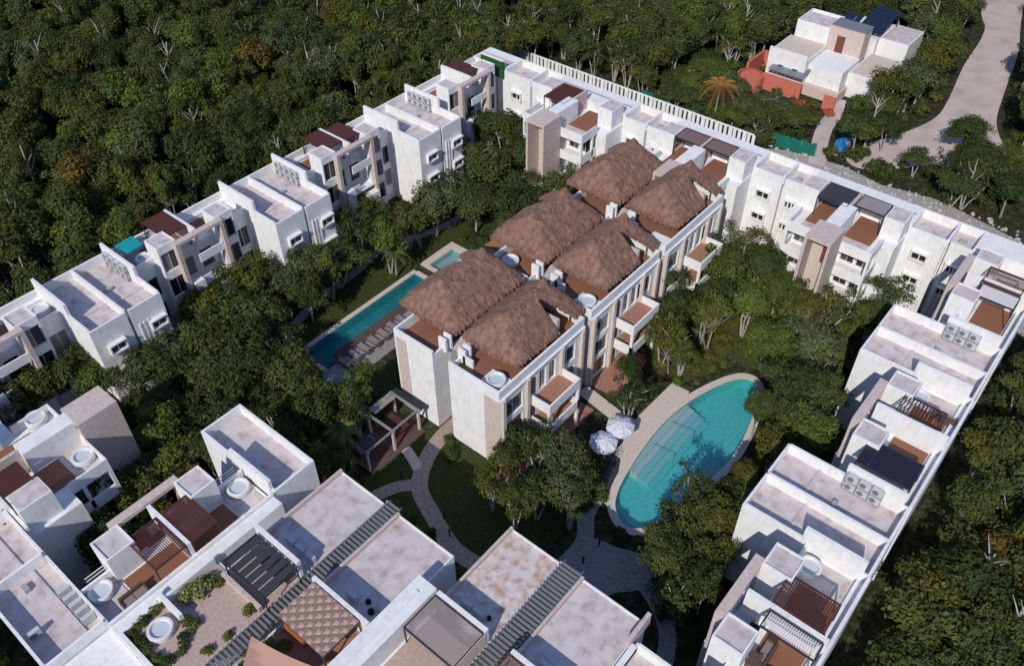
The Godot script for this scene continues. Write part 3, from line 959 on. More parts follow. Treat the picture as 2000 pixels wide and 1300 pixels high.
func scatter(n: String, parent: Node, mesh: Mesh, m: Material, where: Array) -> void:
	var mm := MultiMesh.new()
	mm.transform_format = MultiMesh.TRANSFORM_3D
	mm.mesh = mesh
	mm.instance_count = where.size()
	for i in where.size():
		mm.set_instance_transform(i, where[i])
	var o := MultiMeshInstance3D.new()
	o.name = numbered(parent, n)
	o.multimesh = mm
	o.material_override = m
	parent.add_child(o)
	if parent != self: o.set_meta("kind", "stuff")

const ORD := ["first", "second", "third", "fourth", "fifth", "sixth", "seventh", "eighth", "ninth", "tenth", "eleventh", "twelfth", "thirteenth", "fourteenth", "fifteenth", "sixteenth", "seventeenth", "eighteenth", "nineteenth", "twentieth"]
const LOOK := {"leaf_dark": "dark green", "leaf_mid": "mid-green", "leaf_olive": "olive", "leaf_bright": "bright green", "leaf_grey": "grey-green", "leaf_blue": "blue-green", "leaf_yellow": "yellow-green", "leaf_rust": "rusty", "leaf_bare": "pale"}

# a bed of garden trees: [x, z, crown radius, look]; counted from one end
func bed(where: String, from: String, list: Array) -> void:
	var seen := {}
	for q in list:
		var look: String = LOOK[q[3]]
		seen[look] = int(seen.get(look, 0)) + 1
		var label: String = "%s %s tree from %s %s" % [ORD[seen[look] - 1], look, from, where]
		var k := rng.randi() % KINDS
		if rng.randf() < 0.35: k = 5 + rng.randi() % (KINDS - 5)
		if where.begins_with("left of the two"): k = 8 + rng.randi() % (KINDS - 8)
		tree("garden_tree", label, "tree", "garden trees " + where, q[0], q[1], q[2] * (1.1 if k < 10 else 1.18), rf(4.5, 5.9), k, q[3], rf(0, TAU))

func garden_trees() -> void:
	bed("below the left-hand row", "the near end", [[11.8, -71.6, 1.8, "leaf_olive"], [14.0, -71.2, 1.8, "leaf_olive"], [16.6, -70.6, 1.8, "leaf_mid"], [18.4, -68.9, 1.9, "leaf_bright"], [20.6, -66.4, 1.7, "leaf_grey"], [22.6, -65.3, 2.1, "leaf_mid"], [24.6, -65.6, 2.0, "leaf_grey"], [27.6, -67.2, 2.4, "leaf_mid"], [30.9, -68.9, 2.3, "leaf_olive"], [33.6, -68.3, 2.4, "leaf_mid"], [37.4, -68.6, 2.3, "leaf_olive"], [40.2, -66.6, 1.9, "leaf_grey"], [42.5, -65.4, 2.2, "leaf_grey"], [45.6, -64.6, 2.9, "leaf_mid"], [50.9, -66.2, 2.5, "leaf_dark"], [53.9, -66.4, 2.1, "leaf_mid"], [56.0, -63.4, 2.2, "leaf_olive"], [60.0, -62.6, 2.9, "leaf_grey"]])
	bed("in the grove left of the lap pool", "its near-pool end", [[34.8, -62.9, 2.3, "leaf_mid"], [33.0, -58.6, 2.4, "leaf_dark"], [31.5, -64.3, 2.6, "leaf_bright"], [30.3, -59.6, 2.6, "leaf_dark"], [30.8, -54.8, 2.4, "leaf_mid"], [27.7, -64.2, 2.5, "leaf_mid"], [27.1, -60.5, 2.6, "leaf_mid"], [26.6, -56.6, 2.4, "leaf_dark"], [27.0, -53.1, 2.3, "leaf_dark"], [23.8, -63.0, 2.4, "leaf_dark"], [23.2, -59.6, 2.4, "leaf_olive"], [22.8, -55.8, 2.1, "leaf_dark"], [29.6, -50.6, 1.9, "leaf_mid"], [19.5, -61.6, 2.0, "leaf_dark"], [39.6, -62.4, 1.9, "leaf_dark"], [51.3, -61.9, 1.9, "leaf_bright"]])
	bed("in the near-left courtyard", "its far end", [[20.6, -57.6, 1.9, "leaf_mid"], [18.2, -57.6, 2.2, "leaf_bright"], [17.2, -53.8, 2.1, "leaf_yellow"], [14.6, -55.2, 2.0, "leaf_mid"], [13.9, -52.4, 2.0, "leaf_olive"], [11.4, -54.4, 2.1, "leaf_mid"], [11.6, -51.0, 1.8, "leaf_dark"], [8.6, -53.6, 2.0, "leaf_olive"], [8.6, -50.4, 1.9, "leaf_dark"], [19.6, -52.3, 1.5, "leaf_mid"], [10.6, -69.8, 1.4, "leaf_grey"], [8.0, -56.9, 1.2, "leaf_mid"]])
	bed("round the pergola pavilion", "the grove", [[28.1, -47.6, 1.9, "leaf_dark"], [25.8, -48.4, 1.7, "leaf_mid"], [31.3, -47.3, 1.8, "leaf_mid"], [33.8, -47.6, 1.5, "leaf_bright"], [25.4, -44.2, 1.6, "leaf_yellow"], [26.2, -42.6, 1.5, "leaf_mid"], [24.6, -46.6, 1.5, "leaf_dark"], [29.6, -46.4, 1.8, "leaf_olive"], [31.4, -45.9, 1.3, "leaf_dark"]])
	bed("in the far corner garden", "the left-hand row", [[79.0, -67.6, 2.7, "leaf_mid"], [77.9, -70.4, 2.1, "leaf_dark"], [72.4, -66.7, 2.7, "leaf_olive"], [65.8, -63.4, 3.0, "leaf_dark"], [70.4, -62.3, 3.0, "leaf_mid"], [63.6, -59.2, 2.4, "leaf_mid"], [71.1, -57.8, 2.8, "leaf_mid"], [66.6, -55.4, 2.6, "leaf_dark"], [71.1, -53.2, 2.6, "leaf_olive"], [74.6, -53.6, 2.0, "leaf_mid"], [76.0, -61.6, 2.4, "leaf_dark"], [62.4, -52.8, 2.0, "leaf_mid"]])
	bed("behind the crescent pool", "the far row", [[77.4, -29.9, 2.7, "leaf_olive"], [75.2, -26.2, 2.5, "leaf_dark"], [72.0, -29.6, 2.5, "leaf_mid"], [73.0, -23.0, 2.4, "leaf_mid"], [74.6, -17.4, 2.4, "leaf_olive"], [75.4, -13.4, 2.1, "leaf_mid"], [78.4, -12.8, 2.0, "leaf_mid"], [70.4, -19.4, 2.4, "leaf_olive"], [67.6, -27.9, 2.2, "leaf_dark"], [68.2, -24.2, 2.4, "leaf_bright"], [64.4, -27.2, 1.8, "leaf_yellow"], [64.8, -20.2, 2.6, "leaf_bright"], [62.2, -29.4, 2.0, "leaf_dark"], [58.6, -28.6, 1.9, "leaf_olive"], [66.6, -16.2, 3.0, "leaf_grey"], [62.9, -14.2, 2.9, "leaf_grey"], [58.4, -26.2, 1.4, "leaf_olive"], [66.9, -32.2, 1.5, "leaf_mid"]])
	bed("right of the crescent pool", "the far end", [[60.3, -15.4, 2.4, "leaf_dark"], [61.0, -12.4, 1.9, "leaf_mid"], [56.6, -14.0, 2.3, "leaf_mid"], [56.6, -11.6, 2.2, "leaf_bright"], [52.6, -13.2, 1.7, "leaf_olive"], [55.9, -16.4, 1.3, "leaf_mid"], [47.5, -13.6, 1.2, "leaf_olive"], [44.6, -14.2, 1.5, "leaf_dark"], [43.8, -16.3, 1.5, "leaf_mid"], [40.8, -15.2, 2.0, "leaf_mid"], [41.9, -13.2, 1.9, "leaf_olive"], [38.6, -13.4, 1.9, "leaf_dark"], [36.4, -14.6, 1.7, "leaf_mid"], [39.1, -11.4, 1.5, "leaf_olive"], [34.9, -12.6, 2.1, "leaf_mid"], [36.2, -10.8, 1.5, "leaf_dark"], [37.6, -15.9, 1.3, "leaf_mid"]])
	bed("left of the two parasols", "the lawn path", [[33.1, -27.6, 1.4, "leaf_mid"], [33.4, -30.4, 1.4, "leaf_olive"], [35.2, -26.8, 1.8, "leaf_mid"], [36.0, -31.0, 1.4, "leaf_olive"], [36.2, -23.9, 1.5, "leaf_mid"], [37.9, -25.2, 1.9, "leaf_grey"], [38.5, -31.6, 1.7, "leaf_dark"], [38.9, -29.7, 1.9, "leaf_mid"], [39.2, -27.3, 2.1, "leaf_grey"], [49.7, -26.8, 1.7, "leaf_dark"], [51.9, -28.6, 1.0, "leaf_dark"]])
	# bare white-limbed trees that stand out
	for q in [[63.6, -26.0, 6.2, "beside the yellow-green tree behind the crescent pool"], [58.2, -27.4, 5.2, "above the crescent pool's far end"], [43.6, -63.4, 6.0, "at the left path, by the lap pool lawn"], [57.0, -62.4, 5.5, "on the lawn left of the spa pool"]]:
		fr = 0
		var o := thing("bare_tree", "bare pale-limbed tree " + q[3], "tree", q[0], q[1], "bare pale trees")
		var m := trunk_mesh(900 + int(q[0]), q[2], 2.0, 9, 0.15)
		put_mesh(o, "trunk", m, M.bark)
		m = trunk_mesh(950 + int(q[0]), q[2] * 0.9, 1.6, 7, 0.10)
		var t2 := put_mesh(o, "trunk", m, M.bark)
		t2.rotation.z = 0.3
		var c := put_mesh(o, "crown", crowns[10 + int(q[0]) % 4], M.leaf_yellow)
		c.scale = Vector3(0.75, q[2] / 4.6, 0.75)

func in_poly(p: Vector2, q: PackedVector2Array) -> bool:
	return Geometry2D.is_point_in_polygon(p, q)

func forest_zone(s: Vector3) -> String:
	var rank: String = "in the first rank"
	if s.z > 0:
		if s.z > 5: rank = "in the second rank"
		if s.z > 9: rank = "deeper in"
		var where := ["beside the right-hand row's near end", "beside the white lattice pergola", "beside the near right-hand double block", "beside the solar canopy", "beside the far right-hand double block", "beside the far right corner"]
		return rank + " " + where[clampi(int((s.x - 24) / 10.0), 0, 5)]
	if s.x > 95:
		if s.x > 109: rank = "in the second rank"
		if s.x > 114: rank = "deeper in"
		var where := ["beyond the fence's left end", "beyond the fence's middle", "behind the garden palm", "between palm and driveway", "between driveway and road", "right of the road fork"]
		return rank + " " + where[clampi(int((s.z + 92) / 14.0), 0, 5)]
	if s.z > -80: return "in the thicket at the near-left corner"
	if s.z < -84: rank = "in the second rank"
	if s.z < -88: rank = "deeper in"
	var where := ["behind the left-hand row's cut-off homes", "behind the first left-hand block", "behind the turquoise awning homes", "behind the second left-hand block", "behind the two red roofs", "behind the third left-hand block", "behind the far left corner"]
	return rank + " " + where[clampi(int((s.x - 4.6) / 12.0), 0, 6)]

func forest() -> void:
	var f := FastNoiseLite.new()
	f.seed = 5
	f.frequency = 0.035
	var clear := [poly([[260, -56], [180, -37], [164, -31.5], [148, -29.5], [129, -27.5], [119, -28.5], [116, -28.5], [113, -26], [112.5, -20], [117, -16], [119, -9], [127, -12.5], [133, -15.5], [144, -17.5], [160, -20], [180, -25], [260, -42]]),
		poly([[115.5, -55.5], [132, -52.5], [138, -51], [146, -42], [146, -31.5], [126, -31.5], [122, -35.4], [112, -31.5], [106.5, -32], [106.5, -37.2], [114, -38.8], [115, -44]]),
		poly([[106, -93], [118, -98], [135, -92], [165, -78], [165, -72], [133, -85], [116, -89]])]
	var spots := []
	var step := 3.3
	var a := -45.0
	while a < 300.0:
		var b := -290.0
		while b < 70.0:
			var x := a + rf(-1.4, 1.4)
			var z := b + rf(-1.4, 1.4)
			b += step
			var left := z < -80.2
			var back := x > (104.6 if z < -38.0 else 107.5 + 3.0 * f.get_noise_2d(x * 2, z * 2))
			var right := z > 1.6 and x > 12
			var front := x < -3.0 and z < -44.0
			var far_left := x < 4.0 and z < -66.0
			if not (left or back or right or front or far_left): continue
			# what the camera (or one a little to its side) could see
			var rel := Vector3(x, 6 - 65, z).rotated(Vector3.UP, deg_to_rad(50))
			var cz := rel.z * cos(deg_to_rad(43.5)) + rel.y * sin(deg_to_rad(43.5))
			if cz > -1.0: continue
			var cyy := rel.y * cos(deg_to_rad(43.5)) - rel.z * sin(deg_to_rad(43.5))
			var sx := rel.x / -cz
			if absf(sx) > 0.72: continue
			if cyy / -cz > 0.52 or cyy / -cz < -0.52: continue
			var p := Vector2(x, z)
			var ok := true
			for c in clear:
				if in_poly(p, c): ok = false
			if not ok: continue
			if back and x < 110.0 and z > -40.0 and rng.randf() < 0.3: continue
			if f.get_noise_2d(x * 1.7, z * 1.7) < -0.42: continue
			spots.append(Vector3(x, Vector3(x, -59, z).length() * (1.0 if absf(sx) < 0.62 and cyy / -cz < 0.42 else 3.0), z))
		a += step
	spots.sort_custom(func(p, q): return p.y < q.y)
	var mass := []
	for i in KINDS * 9:
		mass.append([])
	var dead := []
	for i in spots.size():
		var s: Vector3 = spots[i]
		var k := rng.randi() % KINDS
		if k >= 10 and rng.randf() < 0.35: k = rng.randi() % 10
		var edge := (s.z < -80.0 and s.z > -84.0) or (s.x > 98 and s.x < 106 and s.z > -80)
		var r := rf(1.7, 3.0) * (0.9 if edge else 1.0) * (1.2 if rng.randf() < 0.15 else 1.0)
		var cy := (rf(4.6, 6.4) if edge else rf(4.9, 7.9)) + 1.6 * f.get_noise_2d(s.x, s.z)
		if s.x > 98.0 and s.x < 121.0 and s.z > -34.0: cy *= 0.66
		if s.x > 104.0 and s.x < 122.0 and s.z > -60.0 and s.z < -34.0: cy = clampf(cy, 0, 5.0) * (0.5 if s.z < -36.0 else 0.62)
		if s.z > 0: cy *= 0.85
		var patch := f.get_noise_2d(s.x * 0.8 + 300, s.z * 0.8)
		var tint: String = tints[clampi(int((patch + 0.5) * 6.0 + rf(-1.6, 2.2)), 0, 8)]
		if rng.randf() < 0.03: tint = "leaf_rust"
		if i < 300:
			var zone := forest_zone(s)
			tree("jungle_tree", "%s jungle tree %s" % [LOOK[tint], zone], "tree", "%s jungle trees %s" % [LOOK[tint], zone], s.x, s.z, r, cy, k, tint, rf(0, TAU))
		else:
			var sc := r / 2.3
			var ti := maxi(tints.find(tint), 0)
			mass[k * 9 + ti].append(Transform3D(Basis(Vector3.UP, rf(0, TAU)) * Basis.from_scale(Vector3(sc, cy / 5.0, sc)), Vector3(s.x, 0, s.z)))
		if rng.randf() < 0.10 and i < 900: dead.append(Vector3(s.x + 1.2, cy, s.z + 0.8))
	var o := Node3D.new()
	o.name = "forest"
	add_child(o)
	tag(o, "dense dark tropical forest reaching to the edge of the picture", "forest", "", "stuff")
	for k in KINDS:
		var all := []
		for t in 9:
			if mass[k * 9 + t].is_empty(): continue
			scatter("crown", o, crowns[k], M[tints[t]], mass[k * 9 + t])
			all.append_array(mass[k * 9 + t])
		if all: scatter("trunk", o, trunks[k], M.bark_pale if k >= 5 else M.bark, all)
	# pale dead limbs that poke out of the canopy
	for i in dead.size():
		fr = 0
		var q: Vector3 = dead[i]
		if i < 75:
			var t := thing("dead_trunk", "bare pale trunk poking out of the forest canopy", "dead tree", q.x, q.z, "bare pale trunks in the forest")
			var tr := put_mesh(t, "trunk", trunk_mesh(1200 + i, q.y + rf(1.8, 4.0), 1.5, 5, 0.19), M.bark_pale)
			tr.rotation.z = rf(-0.16, 0.16)
	# undergrowth
	var ug := []
	for i in 5200:
		var x := rf(-30, 190)
		var z := rf(-190, 40)
		var ok := z < -79.0 or (x > 104.0 and z < -40.0) or x > 108.0 or z > 0.6 or (x < 3.0 and z < -60) or (x < -2 and z < -42)
		if not ok: continue
		for c in clear:
			if in_poly(Vector2(x, z), c): ok = false
		if ok: ug.append(Transform3D(Basis(Vector3.UP, rf(0, TAU)) * Basis.from_scale(Vector3.ONE * rf(0.9, 2.0)), Vector3(x, rf(0.3, 0.9), z)))
	var u := Node3D.new()
	u.name = "undergrowth"
	add_child(u)
	tag(u, "low dark undergrowth on the forest floor", "undergrowth", "", "stuff")
	scatter("foliage", u, bush_mesh, M.leaf_dark, ug)

func garden_undergrowth() -> void:
	var beds := [
		[poly([[20, -66.8], [62, -66.8], [69, -66.5], [69, -64.5], [60, -64.8], [54, -67], [44, -66], [36, -64.6], [34.5, -60.5], [34.5, -55], [34, -51.5], [36, -49], [36.5, -46.3], [28.5, -46.3], [23.2, -47], [22.8, -50], [17.2, -50], [4.8, -49], [4.8, -52], [12, -53.5], [15.8, -54], [16, -61.5], [12, -65], [8, -70.5]]), 460, "leaf_dark"],
		[poly([[61, -57.5], [76.5, -47.2], [76.5, -60], [83, -66], [83, -71], [72, -71.2], [71, -66], [66, -63]]), 150, "leaf_dark"],
		[poly([[57.5, -29.5], [77, -32.5], [83, -27], [83, -8.8], [72, -8.6], [59, -9], [53, -11.5], [50, -11.5], [49, -15.6], [57, -15.2], [63, -17], [66, -22], [58, -25]]), 330, "leaf_olive"],
		[poly([[34.5, -13.8], [49, -15.5], [48.6, -11.6], [40, -11.6], [36, -9], [33.5, -9]]), 80, "leaf_dark"],
		[poly([[36.9, -27.6], [41, -30.6], [47, -28.2], [45, -27.2], [40.6, -23.4], [38.8, -23.6]]), 40, "leaf_mid"]]
	for i in beds.size():
		var list := []
		var bb := Rect2(beds[i][0][0], Vector2.ZERO)
		for p in beds[i][0]: bb = bb.expand(p)
		var tries := 0
		while list.size() < beds[i][1] and tries < 6000:
			tries += 1
			var p := Vector2(rf(bb.position.x, bb.end.x), rf(bb.position.y, bb.end.y))
			if not in_poly(p, beds[i][0]): continue
			var s := rf(0.45, 1.1)
			list.append(Transform3D(Basis(Vector3.UP, rf(0, TAU)) * Basis.from_scale(Vector3(s, s * 0.8, s)), Vector3(p.x, s * 0.3, p.y)))
		var u := Node3D.new()
		u.name = numbered(self, "ground_cover")
		add_child(u)
		tag(u, "low leafy ground cover under the garden trees, " + ["left of the lap pool", "in the far corner", "behind the crescent pool", "beside the near right-hand block", "below the two white parasols"][i], "ground cover", "", "stuff")
		scatter("foliage", u, bush_mesh, M[beds[i][2]], list)

# ------------------------------------------------------------------ grounds

func ground() -> void:
	off = Vector3.ZERO
	fr = 0
	# one sheet to the horizon with openings for the pools
	var holes := [Rect2(38.2, -25.2, 25.8, 9.6), Rect2(35.7, -59.6, 17.3, 3.8), Rect2(55.2, -59.3, 4.2, 2.1)]
	var xs := [-1600.0, 1600.0]
	var zs := [-1600.0, 1600.0]
	for h in holes:
		xs.append_array([h.position.x, h.end.x]); zs.append_array([h.position.y, h.end.y])
	xs.sort(); zs.sort()
	var st := shape()
	for i in xs.size() - 1:
		for j in zs.size() - 1:
			var c := Vector2((xs[i] + xs[i + 1]) / 2, (zs[j] + zs[j + 1]) / 2)
			var skip := false
			for h in holes:
				if h.has_point(c): skip = true
			if skip: continue
			quad(st, Vector3(xs[i], 0, zs[j]), Vector3(xs[i], 0, zs[j + 1]), Vector3(xs[i + 1], 0, zs[j + 1]), Vector3(xs[i + 1], 0, zs[j]))
	var rim := pool_outline(0.35)
	# fill between the crescent and its opening, in two halves
	var n := rim.size()
	var il := 0
	var ir := 0
	for i in n:
		if rim[i].x < rim[il].x: il = i
		if rim[i].x > rim[ir].x: ir = i
	for half in 2:
		var q := PackedVector2Array()
		var i := il if half == 0 else ir
		var e := ir if half == 0 else il
		while i != e:
			q.append(rim[i]); i = (i + 1) % n
		q.append(rim[e])
		var mid := q[q.size() / 2]
		var zz := -25.2 if mid.y < -20.5 else -15.6
		var x0 := 38.2
		var x1 := 64.0
		var s0: Vector2 = q[0]
		var s1: Vector2 = q[q.size() - 1]
		if s1.x > s0.x: q.append_array(PackedVector2Array([Vector2(x1, s1.y), Vector2(x1, zz), Vector2(x0, zz), Vector2(x0, s0.y)]))
		else: q.append_array(PackedVector2Array([Vector2(x0, s1.y), Vector2(x0, zz), Vector2(x1, zz), Vector2(x1, s0.y)]))
		prism(st, q, -0.2, 0.0)
	ground_piece("ground", "soil", st)
	flat("lawn", "lawn", poly([[33, -63.4], [37.5, -62.6], [48, -64.0], [56, -65], [68, -62.0], [66.5, -57], [60.6, -56.8], [60.6, -60.7], [54.4, -60.7], [54.4, -60.2], [35, -60.2]]), 0.02)
	flat("lawn", "lawn", poly([[27.2, -41.6], [29.0, -41.7], [37.2, -41.2], [37.3, -31.2], [36.8, -27.4], [35.4, -24.0], [27.6, -24.5]]), 0.02)
	flat("lawn", "lawn", poly([[36.0, -52.2], [48.0, -49.4], [48.0, -46.2], [36.6, -46.2]]), 0.02)
	flat("meadow", "meadow", poly([[57.4, -30.6], [64, -32.5], [76, -33.5], [80, -28], [76, -18], [70, -14], [65.0, -15.6], [64.4, -22.5], [61, -24.0], [57.6, -25.6]]), 0.02)
	flat("path", "paving", strip([[40.0, -40.0], [37.4, -40.0], [34.2, -39.3], [31.0, -37.4], [29.4, -34.0], [28.2, -30.6], [28.3, -27.0], [28.6, -24.0]], 1.55), 0.05)
	flat("path", "paving", strip([[31.2, -37.6], [29.6, -39.0], [27.6, -39.8], [26.0, -40.2]], 1.3), 0.054)
	flat("path", "coping", strip([[33.4, -41.6], [33.0, -40.4], [32.4, -38.9]], 1.0), 0.058)
	flat("path", "paving_grey", strip([[40.6, -24.0], [38.4, -23.6], [36.2, -22.2], [33.6, -22.0], [29.0, -22.6]], 1.5), 0.05)
	flat("path", "paving_grey", smooth(poly([[33.0, -22.6], [36.4, -22.2], [37.4, -19.4], [38.3, -16.8], [37.0, -15.6], [35.0, -15.9], [33.2, -17.4], [29.0, -18.5], [29.0, -21.5]]), 4), 0.046)
	flat("path", "paving_grey", strip([[36.0, -16.2], [35.0, -13.8], [33.0, -11.6], [29.0, -10.0]], 1.4), 0.052)
	flat("path", "paving_grey", strip([[33.0, -61.8], [37.5, -63.5], [42.8, -65.0], [48.0, -65.2], [53.5, -66.0], [58.0, -64.6], [62.4, -63.3], [68.8, -62.8], [74.0, -61.0]], 1.1), 0.05)
	flat("path", "coping", strip([[50.6, -33.0], [50.2, -30.6], [49.8, -27.8], [49.9, -26.2]], 1.5), 0.05)
	flat("path", "terracotta", strip([[34.6, -52.2], [32.4, -53.0], [30.0, -53.6], [27.0, -52.6]], 0.9), 0.05)
	flat("road", "road", smooth(poly([[260, -54], [180, -34.5], [164.6, -29.2], [148.6, -27.4], [136.0, -25.4], [128.9, -24.9], [122.4, -26.6], [115.5, -29.6], [110.5, -31.0], [108.4, -28.4], [110.5, -25.0], [114.5, -21.6], [117.2, -17.8], [117.6, -11.0], [119.2, -6.0], [122.6, -7.6], [126.3, -13.6], [132.9, -17.3], [143.4, -19.4], [159.7, -22.1], [180, -27.2], [260, -45]]), 4), 0.03)
	flat("road", "road", strip([[104, -90.5], [110, -91.5], [119, -93.5], [126, -92], [134, -87.5], [162, -75]], 4.5), 0.03)
	flat("driveway", "road", strip([[125, -38.5], [120, -37.0], [115.5, -36.4], [109.6, -34.6], [105.5, -33.0]], 2.3), 0.034)
	flat("gravel_strip", "gravel", poly([[88.2, -44], [102.6, -44], [106.4, -38], [107.6, -30], [106.4, -24], [107.8, -17], [106, -9], [104, -2], [98, 8], [86, 8], [88.2, -3]]), 0.03)
	flat("gravel_strip", "road", strip([[122.8, -23.2], [120.6, -23.0], [118.8, -21.9], [118.0, -20.4]], 0.9), 0.08)
	# pale rubble on the gravel
	var rocks := []
	for i in 900:
		var s := rf(0.10, 0.45)
		rocks.append(Transform3D(Basis.from_euler(Vector3(rf(0, TAU), rf(0, TAU), rf(0, TAU))) * Basis.from_scale(Vector3(s, s * 0.6, s * 0.8)), Vector3(rf(92, 107.5), s * 0.2, rf(-43, 4))))
	var sm := SphereMesh.new()
	sm.radius = 1.0
	sm.height = 2.0
	sm.radial_segments = 6
	sm.rings = 3
	var u := Node3D.new()
	u.name = "rubble"
	add_child(u)
	tag(u, "pale limestone rubble on the strip behind the far row", "rubble", "", "stuff")
	scatter("stones", u, sm, M.gravel, rocks)

func pool_outline(grow := 0.0) -> PackedVector2Array:
	var p := smooth(poly([[41.1, -22.3], [40.1, -21.3], [39.7, -20.2], [40.1, -19.2], [41.3, -18.5], [43.2, -18.0], [46.2, -17.35], [49.0, -16.95], [52.1, -16.7], [55.3, -17.0], [58.6, -17.7], [61.4, -18.7], [62.7, -19.8], [62.3, -21.1], [59.9, -22.4], [56.3, -23.5], [52.6, -24.0], [48.9, -23.9], [45.5, -23.5], [42.9, -23.0]]), 5)
	if grow == 0.0: return p
	return Geometry2D.offset_polygon(p, grow, Geometry2D.JOIN_ROUND)[0]

func ring(st: SurfaceTool, inner: PackedVector2Array, outer_d: float, y0: float, y1: float) -> void:
	var n := inner.size()
	var cw := Geometry2D.is_polygon_clockwise(inner)
	var out := PackedVector2Array()
	for i in n:
		var d := (inner[(i + 1) % n] - inner[(i + n - 1) % n]).normalized().orthogonal()
		out.append(inner[i] + d * outer_d * (-1.0 if cw else 1.0))
	for i in n:
		var j := (i + 1) % n
		var a := Vector3(inner[i].x, y1, inner[i].y) - off
		var b := Vector3(inner[j].x, y1, inner[j].y) - off
		var c := Vector3(out[j].x, y1, out[j].y) - off
		var d := Vector3(out[i].x, y1, out[i].y) - off
		var h := Vector3(0, y0 - y1, 0)
		if cw: quad(st, a, b, c, d)
		else: quad(st, a, d, c, b)
		quad(st, a, a + h, b + h, b)
		quad(st, d, c, c + h, d + h)

func pools() -> void:
	fr = 0
	var o := thing("swimming_pool", "crescent-shaped turquoise pool with a pale stone rim and broad steps", "swimming pool", 51, -20.5)
	var p := pool_outline()
	var st := shape()
	for i in p.size():
		var a := p[i]
		var b := p[(i + 1) % p.size()]
		quad(st, Vector3(a.x, 0, a.y) - off, Vector3(b.x, 0, b.y) - off, Vector3(b.x, -1.25, b.y) - off, Vector3(a.x, -1.25, a.y) - off)
	put(o, "basin_wall", st, M.pool_tile)
	st = shape()
	prism(st, pool_outline(0.2), -1.4, -1.25)
	put(o, "basin_floor", st, M.pool_tile)
	st = shape()
	ring(st, p, 0.55 + 0.2, -0.15, 0.10)
	put(o, "coping", st, M.coping)
	for k in 5:
		B(o, "step", ["pool_step", "pool_step", "pool_mid", "pool_mid", "pool_tile"][k], 45.3, 55.8, -1.3, -0.22 - k * 0.2, -24.6 if k == 0 else -23.3 + (k - 1) * 0.62, -23.3 + k * 0.62)
	for x in [48.8, 52.4]:
		B(o, "handrail", "rail_steel", x, x + 0.04, 0.25, 0.30, -23.4, -20.9)
		B(o, "handrail", "rail_steel", x, x + 0.04, -1.0, 0.25, -20.95, -20.9)
	st = shape()
	var idx := Geometry2D.triangulate_polygon(p)
	for i in range(0, idx.size(), 3):
		var q := [p[idx[i]], p[idx[i + 1]], p[idx[i + 2]]]
		if (q[1] - q[0]).cross(q[2] - q[0]) > 0: q = [q[0], q[2], q[1]]
		tri3(st, Vector3(q[0].x, -0.06, q[0].y) - off, Vector3(q[1].x, -0.06, q[1].y) - off, Vector3(q[2].x, -0.06, q[2].y) - off)
	put(o, "water", st, M.water)
	# stone terrace on the crescent's garden side
	var t := smooth(poly([[40.2, -22.3], [40.9, -24.1], [43.4, -24.9], [46.2, -25.7], [51.2, -26.5], [57.2, -26.3], [57.3, -24.3]]), 1, false)
	t.append_array(poly([[56.3, -23.9], [52.6, -24.4], [48.9, -24.3], [45.5, -23.9], [42.7, -23.4], [40.9, -22.5]]))
	flat("pool_terrace", "coping", t, 0.06)
	# lap pool with its boardwalk, and the spa
	o = thing("swimming_pool", "long narrow dark turquoise lap pool left of the thatched blocks", "swimming pool", 44, -58)
	B(o, "basin_floor", "pool_deep", 35.5, 53.2, -1.6, -1.4, -59.8, -55.6)
	st = shape()
	bx(st, 35.5, 53.2, -1.4, -0.02, -59.8, -59.6); bx(st, 35.5, 53.2, -1.4, -0.02, -55.8, -55.6)
	bx(st, 35.5, 35.7, -1.4, -0.02, -59.6, -55.8); bx(st, 53.0, 53.2, -1.4, -0.02, -59.6, -55.8)
	bx(st, 37.7, 53.0, -1.4, -0.02, -56.7, -55.8)
	put(o, "basin_wall", st, M.pool_deep)
	st = shape()
	bx(st, 35.2, 53.4, -0.02, 0.1, -60.15, -59.6); bx(st, 35.2, 35.7, -0.02, 0.1, -59.6, -55.4)
	bx(st, 53.0, 53.6, -0.02, 0.1, -59.6, -55.6)
	put(o, "coping", st, M.coping)
	st = shape()
	bx(st, 35.7, 53.0, -0.08, -0.075, -59.6, -56.7); bx(st, 35.7, 37.7, -0.08, -0.075, -56.7, -55.8)
	put(o, "water", st, M.water)
	o = thing("spa_pool", "small square pale turquoise spa pool with a wide cream rim", "spa pool", 57.3, -58.2)
	B(o, "basin_floor", "pool_step", 55.0, 59.6, -0.9, -0.7, -59.5, -57.0)
	st = shape()
	bx(st, 55.0, 55.2, -0.7, 0.0, -59.5, -57.0); bx(st, 59.4, 59.6, -0.7, 0.0, -59.5, -57.0)
	bx(st, 55.2, 59.4, -0.7, 0.0, -59.5, -59.3); bx(st, 55.2, 59.4, -0.7, 0.0, -57.2, -57.0)
	put(o, "basin_wall", st, M.pool_step)
	st = shape()
	bx(st, 54.6, 60.3, 0.002, 0.14, -60.3, -59.3); bx(st, 59.4, 60.3, 0.002, 0.14, -59.3, -57.2)
	bx(st, 54.6, 60.3, 0.002, 0.14, -57.2, -56.8); bx(st, 54.6, 55.2, 0.002, 0.14, -59.3, -57.2)
	put(o, "coping", st, M.coping)
	st = shape()
	bx(st, 55.2, 59.4, -0.05, -0.045, -59.3, -57.2)
	put(o, "water", st, M.water)
	# boardwalk planks and grey pavers beside the lap pool
	off = Vector3.ZERO
	var bw := shape()
	bx(bw, 37.5, 53.0, -0.015, 0.06, -56.9, -55.5)
	var bo := ground_piece("boardwalk", "soot", bw)
	for i in 7:
		B(bo, "plank", "wood_dark", 37.5, 53.0, 0.06, 0.10, -56.9 + i * 0.2, -56.72 + i * 0.2)
